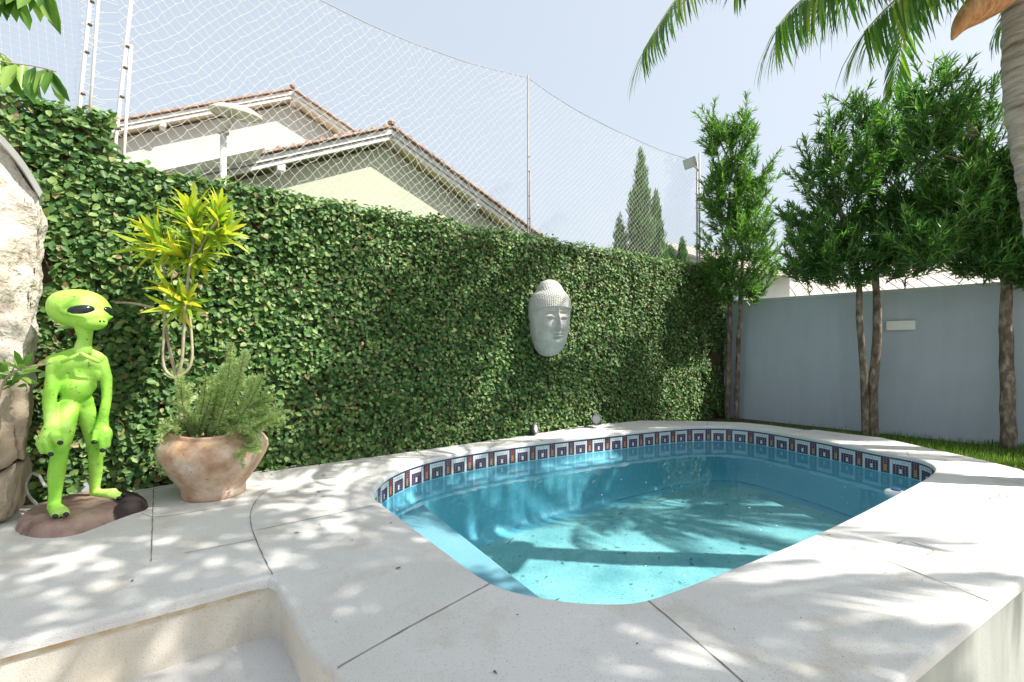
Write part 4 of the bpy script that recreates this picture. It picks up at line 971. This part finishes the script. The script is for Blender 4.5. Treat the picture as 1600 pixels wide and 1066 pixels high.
# ------------------------------------------------------------------ trees
def tuft(P, Q, Nn, Ls, c, axis, n, L, open_=1.0):
    axis = axis.normalized(); u = axis.orthogonal().normalized(); v = axis.cross(u)
    for k in range(n):
        a = k*2.4+random.random(); e = random.uniform(.15, 1.45)*open_; d = axis*math.cos(e)+(u*math.cos(a)+v*math.sin(a))*math.sin(e)
        P.append(tuple(c+axis*random.uniform(-.07,.0))); Q.append(tuple(d)); Nn.append(tuple(axis*math.sin(e)-(u*math.cos(a)+v*math.sin(a))*math.cos(e)+Vector((0,0,.3)))); Ls.append(L*random.uniform(.7,1.15))
def podo(label, trunks, lobes, mleaf, Yc, ntuft, L=.115, group='podocarpus trees along the grey wall', low=None):
    """trunks: list of polylines with radii; lobes: (px, py, rx_px, ry_px, density) silhouettes given real depth Yc"""
    base = Vector(trunks[0][0][0]); t = empty('podocarpus_tree', base, label, 'tree', group)
    tops = []
    for pts, r0, r1 in trunks:
        pts = catmull(pts, 6); pts = [p+Vector((noise.noise(p*3+Vector((7,0,0))), noise.noise(p*3), 0))*.015 for p in pts]; n = len(pts)
        mb = MB(); mb.tube(pts, [(r0+(r1-r0)*i/n)*(1+.10*noise.noise(p*14)+.06*noise.noise(p*31)) for i, p in enumerate(pts)], 14); mb.build('trunk', M['bark'], t, smooth=True); tops += pts[int(n*.55):]
    P, Q, Nn, Ls = [], [], [], []; mb = MB(); tot = sum(l[2]*l[3]*l[4] for l in lobes)
    for (x, y, rx, ry, dn) in lobes:
        rx *= .98; ry *= .95; c = D(x, y, Yc+random.uniform(-.25,.25)); k_ = Yc/F; n = int(ntuft*rx*ry*dn/tot)
        # limb feeding the lobe
        st_ = min(tops, key=lambda p: (p-c).length+max(0, p.z-c.z)*2); mb.tube(catmull([st_, st_.lerp(c, .5)+Vector((0,0,-.03)), c, c+Vector((random.uniform(-.05,.05),0,ry*k_*.7))], 3), [.016,.015,.014,.013,.012,.011,.009,.008,.006,.004], 6)
        for j in range(n):
            while True:
                q = Vector((random.uniform(-1,1), random.uniform(-1,1), random.uniform(-1,1)))
                if q.length < 1: break
            q = q*(q.length**-.25 if q.length > .01 else 1)
            if noise.noise(Vector((x, y, 0))*.013+q*2.3) < -.02: continue
            q *= 1+.22*noise.noise(q*2.5+Vector((x*.1, y*.1, 0)))
            p = c+Vector((q.x*rx*k_, q.y*rx*k_*.8, q.z*ry*k_)); axd = Vector((q.x, q.y, q.z*.4+.75)).normalized()+Vector((random.gauss(0,.25), random.gauss(0,.25), 0))
            tuft(P, Q, Nn, Ls, p, axd, 13, L)
            if q.length > .75 and random.random() < .30:
                tip = p+axd.normalized()*random.uniform(.10,.26)+Vector((0,0,random.uniform(.02,.10))); mb.tube([p, tip], [.004,.002], 4, False)
                for kk in (.35, .7, 1): tuft(P, Q, Nn, Ls, p.lerp(tip, kk), axd+Vector((0,0,.3)), 8, L, .8)
            if random.random() < .35:
                b = p-axd.normalized()*random.uniform(.10,.22); mb.tube([b, p], [.004,.002], 4, False)
                for kk in (.35, .7): tuft(P, Q, Nn, Ls, b.lerp(p, kk), axd, 6, L)
    mb.build('limbs', M['bark'], t); leaves('crown', P, Q, Nn, Ls, np.array(Ls)*.145, mleaf, t, BLADE); return t
Yt = 7.45
podo('narrow upright podocarpus on two thin stems at the end of the hedge',
     [([G(1136,655,-.17), D(1138,560,7.85), D(1140,470,7.8), D(1135,400,7.6), D(1140,300,7.5)], .048, .022), ([G(1151,656,-.17), D(1153,560,7.75), D(1157,470,7.7), D(1160,390,7.6), D(1150,270,7.5)], .040, .020)],
     [(1140,235,34,50,1), (1118,205,22,22,.8), (1165,195,16,26,.8), (1146,310,42,62,1.1), (1190,275,24,30,.7), (1120,300,20,40,.8), (1150,400,52,52,1.1), (1180,350,28,36,.9), (1120,430,26,30,.9), (1195,420,24,34,.7), (1150,455,46,22,1)], M['podo_light'], Yt, 1800)
Yt = 6.0
podo('wide podocarpus on a forked pair of trunks in the middle of the grey wall',
     [([G(1364,684,-.17), D(1364,600,6.25), D(1372,500,6.25), D(1368,440,6.2), D(1362,330,6.1), D(1355,220,6.0)], .062, .024), ([G(1352,684,-.17), D(1350,590,6.22), D(1342,480,6.2), D(1340,420,6.15), D(1310,320,6.0), D(1290,230,6)], .044, .02)],
     [(1350,170,24,38,.7), (1300,205,26,36,.7), (1380,215,36,46,.8), (1330,260,48,50,.9), (1270,270,24,34,.5), (1310,330,54,48,1), (1400,300,46,62,.9), (1375,370,66,52,1.1), (1290,380,54,38,1), (1245,350,30,28,.6), (1330,415,90,30,1.3), (1265,420,36,26,.9), (1415,400,50,36,1.1), (1440,330,36,40,.8), (1410,230,26,36,.6)], M['podo'], Yt, 2700)
Yt = 5.3
podo('dense podocarpus on one thick straight trunk at the right edge',
     [([G(1576,704,-.17), D(1574,600,5.5), D(1572,500,5.5), D(1572,430,5.45), D(1560,330,5.4), D(1520,200,5.3)], .074, .03)],
     [(1460,135,34,26,.6), (1420,160,24,24,.5), (1470,190,50,40,.8), (1530,200,30,50,.5), (1450,230,36,30,.7), (1500,270,44,44,.8), (1560,270,44,34,.8), (1560,350,64,48,1.1), (1490,340,46,50,1), (1450,380,40,36,.9), (1540,400,74,34,1.3), (1600,330,50,60,1), (1620,410,50,40,1.1), (1480,300,40,30,.7), (1610,240,36,40,.7)], M['podo'], Yt, 3200)

def conifer(label, spires, Y, m):
    x0, y0, hb, wb = spires[0]; t = empty('conifer_tree', D(x0, 500, Y), label, 'tree', 'conifers beyond the net')
    P, Q, Nn, Ls = [], [], [], []; mb = MB(); k_ = Y/F
    for (x, y, hb, wb) in spires:
        mb.tube([D(x, y+hb+80, Y), D(x, y+6, Y)], [.07,.006], 6); n = int(hb*wb*.30)
        for j in range(n):
            f = random.random()**.65; a = random.uniform(0, 2*PI); lump = .35+1.25*abs(noise.noise(Vector((math.cos(a)*1.3, math.sin(a)*1.3, f*5+x))))+.35*max(0, math.sin(f*19+a*2))
            r = wb*(f**.85)*lump*k_*random.uniform(.2,1); p = D(x, y+f*hb, Y)+Vector((math.cos(a)*r, math.sin(a)*r, 0)); d = Vector((math.cos(a)*.55, math.sin(a)*.55, 1.2+random.uniform(0,.6)))
            for q in range(4):
                P.append(tuple(p+Vector((random.gauss(0,.02), random.gauss(0,.02), random.gauss(0,.03))))); Q.append(tuple(d+Vector((random.gauss(0,.3), random.gauss(0,.3), 0)))); Nn.append((math.cos(a), math.sin(a), .2)); Ls.append(random.uniform(.10,.2)*min(1,.35+f*2))
    mb.build('trunk', M['bark'], t); leaves('crown', P, Q, Nn, Ls, np.array(Ls)*.22, m, t, BLADE)
conifer('tallest pointed conifer behind the net with a second lower spire', [(1001,232,260,38), (1025,298,180,24), (968,335,160,24), (992,372,110,44)], 9.8, M['conifer'])
conifer('small thin conifer beside the distant brown roof', [(1066,372,90,15), (1048,385,70,16)], 11.0, M['conifer'])

# ------------------------------------------------------------------ palms
def frond(pts, nl, L, parent, t0=.18, name='frond', droop=.55, W=.028, seed=0):
    """rachis polyline with two rows of hanging leaflets; one mesh part plus its rachis"""
    pts = catmull(pts, 10); n = len(pts); mb = MB(); mb.tube(pts, [.014*(1-i/n)+.003 for i in range(n)], 6)
    ra = mb.build(name, M['rachis'], parent, smooth=True)
    P, Q, Nn, Ls, Ws = [], [], [], [], []
    for k in range(nl):
        f = t0+(1-t0)*k/nl; i = f*(n-1); i0 = min(int(i), n-2); p = pts[i0].lerp(pts[i0+1], i-i0); t = (pts[i0+1]-pts[i0]).normalized()
        sd = t.cross(Vector((0,0,1)))
        if sd.length < .15: sd = Vector((1,0,0))
        sd.normalize(); upn = sd.cross(t)
        for s_ in (-1, 1):
            d = sd*s_*random.uniform(.75,1.0)+t*(.45+.9*f)+Vector((0,0,-1))*droop*random.uniform(.7,1.4)
            P.append(tuple(p)); Q.append(tuple(d)); Nn.append(tuple(upn+sd*s_*random.uniform(-.1,.5))); ll = L*(.62+.38*math.sin(PI*min(1,.15+f*.80)))*random.uniform(.85,1.08); Ls.append(ll); Ws.append(W*random.uniform(.8,1.1)*(1.15-.5*f))
    leaves('leaflets', P, Q, Nn, Ls, Ws, M['palm'], ra, LONG)
def palm(label, base, mids, crown, fr, r=.13, trunkn=40):
    t = empty('palm_tree', base, label, 'palm'); pts = catmull([base, *mids, crown], 12); n = len(pts); pts = resample(pts, .035, False); n = len(pts)
    mb = MB(); mb.tube(pts, [r*(1.15-.2*i/n)+(.006 if (i//2)%2 else 0)*1.0+.004*noise.noise(p*9) for i, p in enumerate(pts)], 20); mb.build('trunk', M['palm_trunk'], t, smooth=True)
    for f in fr: frond(*f[:3], t, **f[3])
    return t
K = Vector((3.70, 3.50, 5.0))
fr = []
def arcf(K, ang, L, lift, drop):
    d = Vector((math.cos(ang), math.sin(ang), 0)); return [K, K+d*L*.35+Vector((0,0,lift)), K+d*L*.75+Vector((0,0,lift*.6-drop*.35)), K+d*L+Vector((0,0,-drop))]
kw = dict(W=.023)
fr.append(([K, K+Vector((-1.0,-.1,.75)), D(1200,-180,3.4), D(1120,-80,3.3), D(1052,5,3.2), D(1005,80,3.15)], 84, .46, dict(droop=.45, **kw)))
fr.append(([K, D(1500,-330,3.5), D(1400,-150,3.4), D(1320,-45,3.3), D(1255,-2,3.25), D(1212,44,3.2)], 84, .56, dict(droop=1.1, **kw)))
fr.append(([K, D(1570,-330,3.5), D(1520,-160,3.45), D(1450,-45,3.35), D(1390,8,3.3), D(1350,50,3.25)], 84, .54, dict(droop=1.0, **kw)))
fr.append(([K, D(1540,-330,3.6), D(1470,-170,3.6), D(1390,-80,3.6), D(1320,-40,3.6), D(1275,-15,3.6)], 76, .56, dict(droop=1.1, **kw)))
fr.append(([K, D(1600,-300,3.7), D(1570,-150,3.8), D(1520,-70,3.9), D(1460,-30,3.9), D(1420,0,3.9)], 76, .56, dict(droop=1.0, **kw)))
fr.append(([K, D(1440,-260,3.9), D(1330,-140,3.9), D(1240,-90,3.9), D(1160,-70,3.9), D(1115,-30,3.9)], 50, .42, dict(droop=1.0, **kw)))
fr.append(([K, D(1600,-200,4.2), D(1615,-60,4.5), D(1605,40,4.6), D(1588,110,4.7), D(1565,190,4.7)], 60, .46, dict(droop=.35, **kw)))
fr.append(([K, D(1500,-300,4.6), D(1440,-170,4.8), D(1370,-90,5.0), D(1320,-60,5.0), D(1290,-30,5.0)], 56, .55, dict(droop=1.1, **kw)))
fr.append(([K, D(1570,-260,4.2), D(1540,-150,4.3), D(1510,-100,4.4), D(1480,-60,4.4), D(1450,-25,4.4)], 54, .55, dict(droop=1.0, **kw)))
fr.append(([K, D(1570,-260,5.0), D(1570,-170,5.6), D(1560,-100,6.2), D(1545,-50,6.6), D(1525,0,6.8)], 54, .50, dict(droop=.9, **kw)))
for k, (a, L, l, d_) in enumerate([(2.9,2.0,.9,-.1), (3.3,2.0,1.0,.0), (2.5,2.1,.9,-.1), (2.05,2.4,.9,-.2), (1.2,2.6,.7,.9), (.3,2.6,.8,.8), (5.5,2.5,.8,.8), (4.6,2.3,.9,.3), (3.7,2.3,1.0,.0), (2.7,2.2,1.3,-.7), (3.1,1.9,1.5,-1.0), (2.3,2.0,1.4,-1.0), (1.7,2.0,1.3,-.8)]):
    fr.append((arcf(K, a, L, l, d_), 60, .50, dict(droop=.7, W=.038)))
pm = palm('tall palm with ringed trunk leaning in at the top right corner', Vector((4.18,3.52,-.17)), [D(1607,330,3.52)+Vector((.13,0,0)), D(1584,190,3.5)+Vector((.125,0,0)), D(1575,60,3.5)+Vector((.122,0,0))], K, fr, .118)
mb = MB(); sp0 = [D(1600,-60,3.62), D(1566,-20,3.3), D(1530,12,3.25), D(1502,38,3.25), D(1488,62,3.25)]; sp1 = catmull(sp0, 4); n = len(sp1)
mb.tube(sp1, [.10,.115,.125,.13,.13,.125,.12,.112,.10,.09,.078,.065,.052,.040,.028,.018,.008][:n] if n <= 17 else .08, 12)
mb.tube(catmull([K, K.lerp(sp0[0], .5)+Vector((.05,0,.05)), sp0[0]], 5), .05, 10)
o = mb.build('dry_spathe', M['spathe'], pm, smooth=True)
K3 = Vector((6.6, 4.2, 5.0)); fr3 = []
for k in range(9): fr3.append((arcf(K3, k*.698+.2, random.uniform(1.5,1.9) if k not in (6,7) else 1.4, .7, random.uniform(.1,.6)), 54, .46, dict(droop=.6, W=.042)))
palm('palm on the lawn beyond the right edge', Vector((7.0,4.1,-.17)), [Vector((6.9,4.1,1)), Vector((6.7,4.2,3))], K3, fr3, .11)
# second palm, out of frame on the right, whose fronds streak the coping with shade
K2 = Vector((4.9, .55, 4.9)); fr2 = []
for k, (a, L, l, d_) in enumerate([(2.9,2.2,.6,.5), (2.35,1.6,.6,.4), (3.5,2.3,.6,.5), (1.6,1.0,.6,.5), (4.2,2.3,.7,.6), (5.2,2.2,.7,.6), (.2,1.4,.7,.6), (.9,1.1,.7,.6), (2.65,1.7,.9,.1), (3.15,2.0,1.0,.1), (3.9,2.0,1.0,.1), (2.0,1.1,.9,.1), (3.3,1.5,1.2,-.3), (2.75,2.3,.8,.3), (3.05,2.4,.9,.2), (3.7,2.3,.8,.3), (4.5,1.8,.9,.2), (3.5,1.9,1.1,-.1), (2.5,1.3,1.1,-.2)]):
    fr2.append((arcf(K2, a, L, l, d_), 56, .46, dict(droop=.6, W=.042)))
palm('second palm beside the patio on the right', Vector((5.3,.3,-.8)), [Vector((5.2,.4,1)), Vector((5.0,.5,3))], K2, fr2, .12)

# broadleaf tree over the patio, dappling the deck and the foot of the hedge
bt = empty('shade_tree', (3.4,-1.6,-.98), 'broadleaf shade tree standing on the patio', 'tree'); mb = MB()
trk = catmull([Vector((3.4,-1.6,-.98)), Vector((3.5,-1.4,2)), Vector((3.6,-.9,4.6)), Vector((3.8,.2,6.4))], 6); mb.tube(trk, [.16-.10*i/len(trk) for i in range(len(trk))], 12)
for c_ in [(2.5,.9,6.9), (3.4,1.7,6.8), (4.8,1.4,7.0), (2.8,.0,7.1), (5.2,.2,7.0), (4.0,.9,7.1)]: mb.tube(catmull([trk[-6], (trk[-6]+Vector(c_))/2+Vector((0,0,.2)), Vector(c_)], 4), [.05,.045,.04,.035,.03,.025,.02,.015,.01], 6)
mb.build('trunk', M['bark'], bt, smooth=True)
P, Q, Nn, Ls = [], [], [], []
for k in range(6500):
    x, y = random.uniform(1.4, 6.6), random.uniform(-1.2, 2.6)
    e = ((x-4.0)/2.3)**2+((y-.65)/1.55)**2
    if e > 1: continue
    z = 6.9+random.uniform(-.5,.5)
    if noise.noise(Vector((x*2.3, y*2.3, 0)))+.7*noise.noise(Vector((x*5, y*5, 3))) < -.04+.5*max(0,e-.7): continue
    for q in range(3):
        a = random.uniform(0, 6.28); P.append((x+random.gauss(0,.07), y+random.gauss(0,.07), z+random.gauss(0,.05))); Q.append((math.cos(a), math.sin(a), -.3)); Nn.append((random.gauss(0,.3), random.gauss(0,.3), 1)); Ls.append(random.uniform(.09,.15))
leaves('crown', P, Q, Nn, Ls, np.array(Ls)*.55, M['broad'], bt, LEAF)

# hanging compound leaves in the top left corner
hb = empty('overhanging_branch', D(-60,60,2.2), 'leafy green branch hanging into the top left corner', 'branch')
P, Q, Nn, Ls = [], [], [], []; mb = MB()
for line, n, L in (([(-60,70),(0,95),(50,103),(88,112)], 9, .15), ([(-60,60),(-20,75),(10,88),(25,108)], 8, .15), ([(-40,-60),(10,-40),(50,-30),(80,-14)], 9, .17), ([(-60,-40),(-20,-30),(10,-20),(25,-10)], 8, .16)):
    pts = catmull([D(x, y, 2.15+.03*k) for k, (x, y) in enumerate(line)], 8); mb = MB(); mb.tube(pts, .003, 5); mb.build('stem', M['drac_stem'], hb)
    for k in range(n):
        p = pts[int((k+.5)/n*(len(pts)-1))]
        for s_ in (-1, 1):
            P.append(tuple(p)); Q.append((random.gauss(.1,.25), .35*s_, -1)); Nn.append((random.gauss(.3,.3), -.8, .5)); Ls.append(L*random.uniform(.7,1.1))
leaves('leaves', P, Q, Nn, Ls, np.array(Ls)*.36, M['broad'], hb, LEAF)
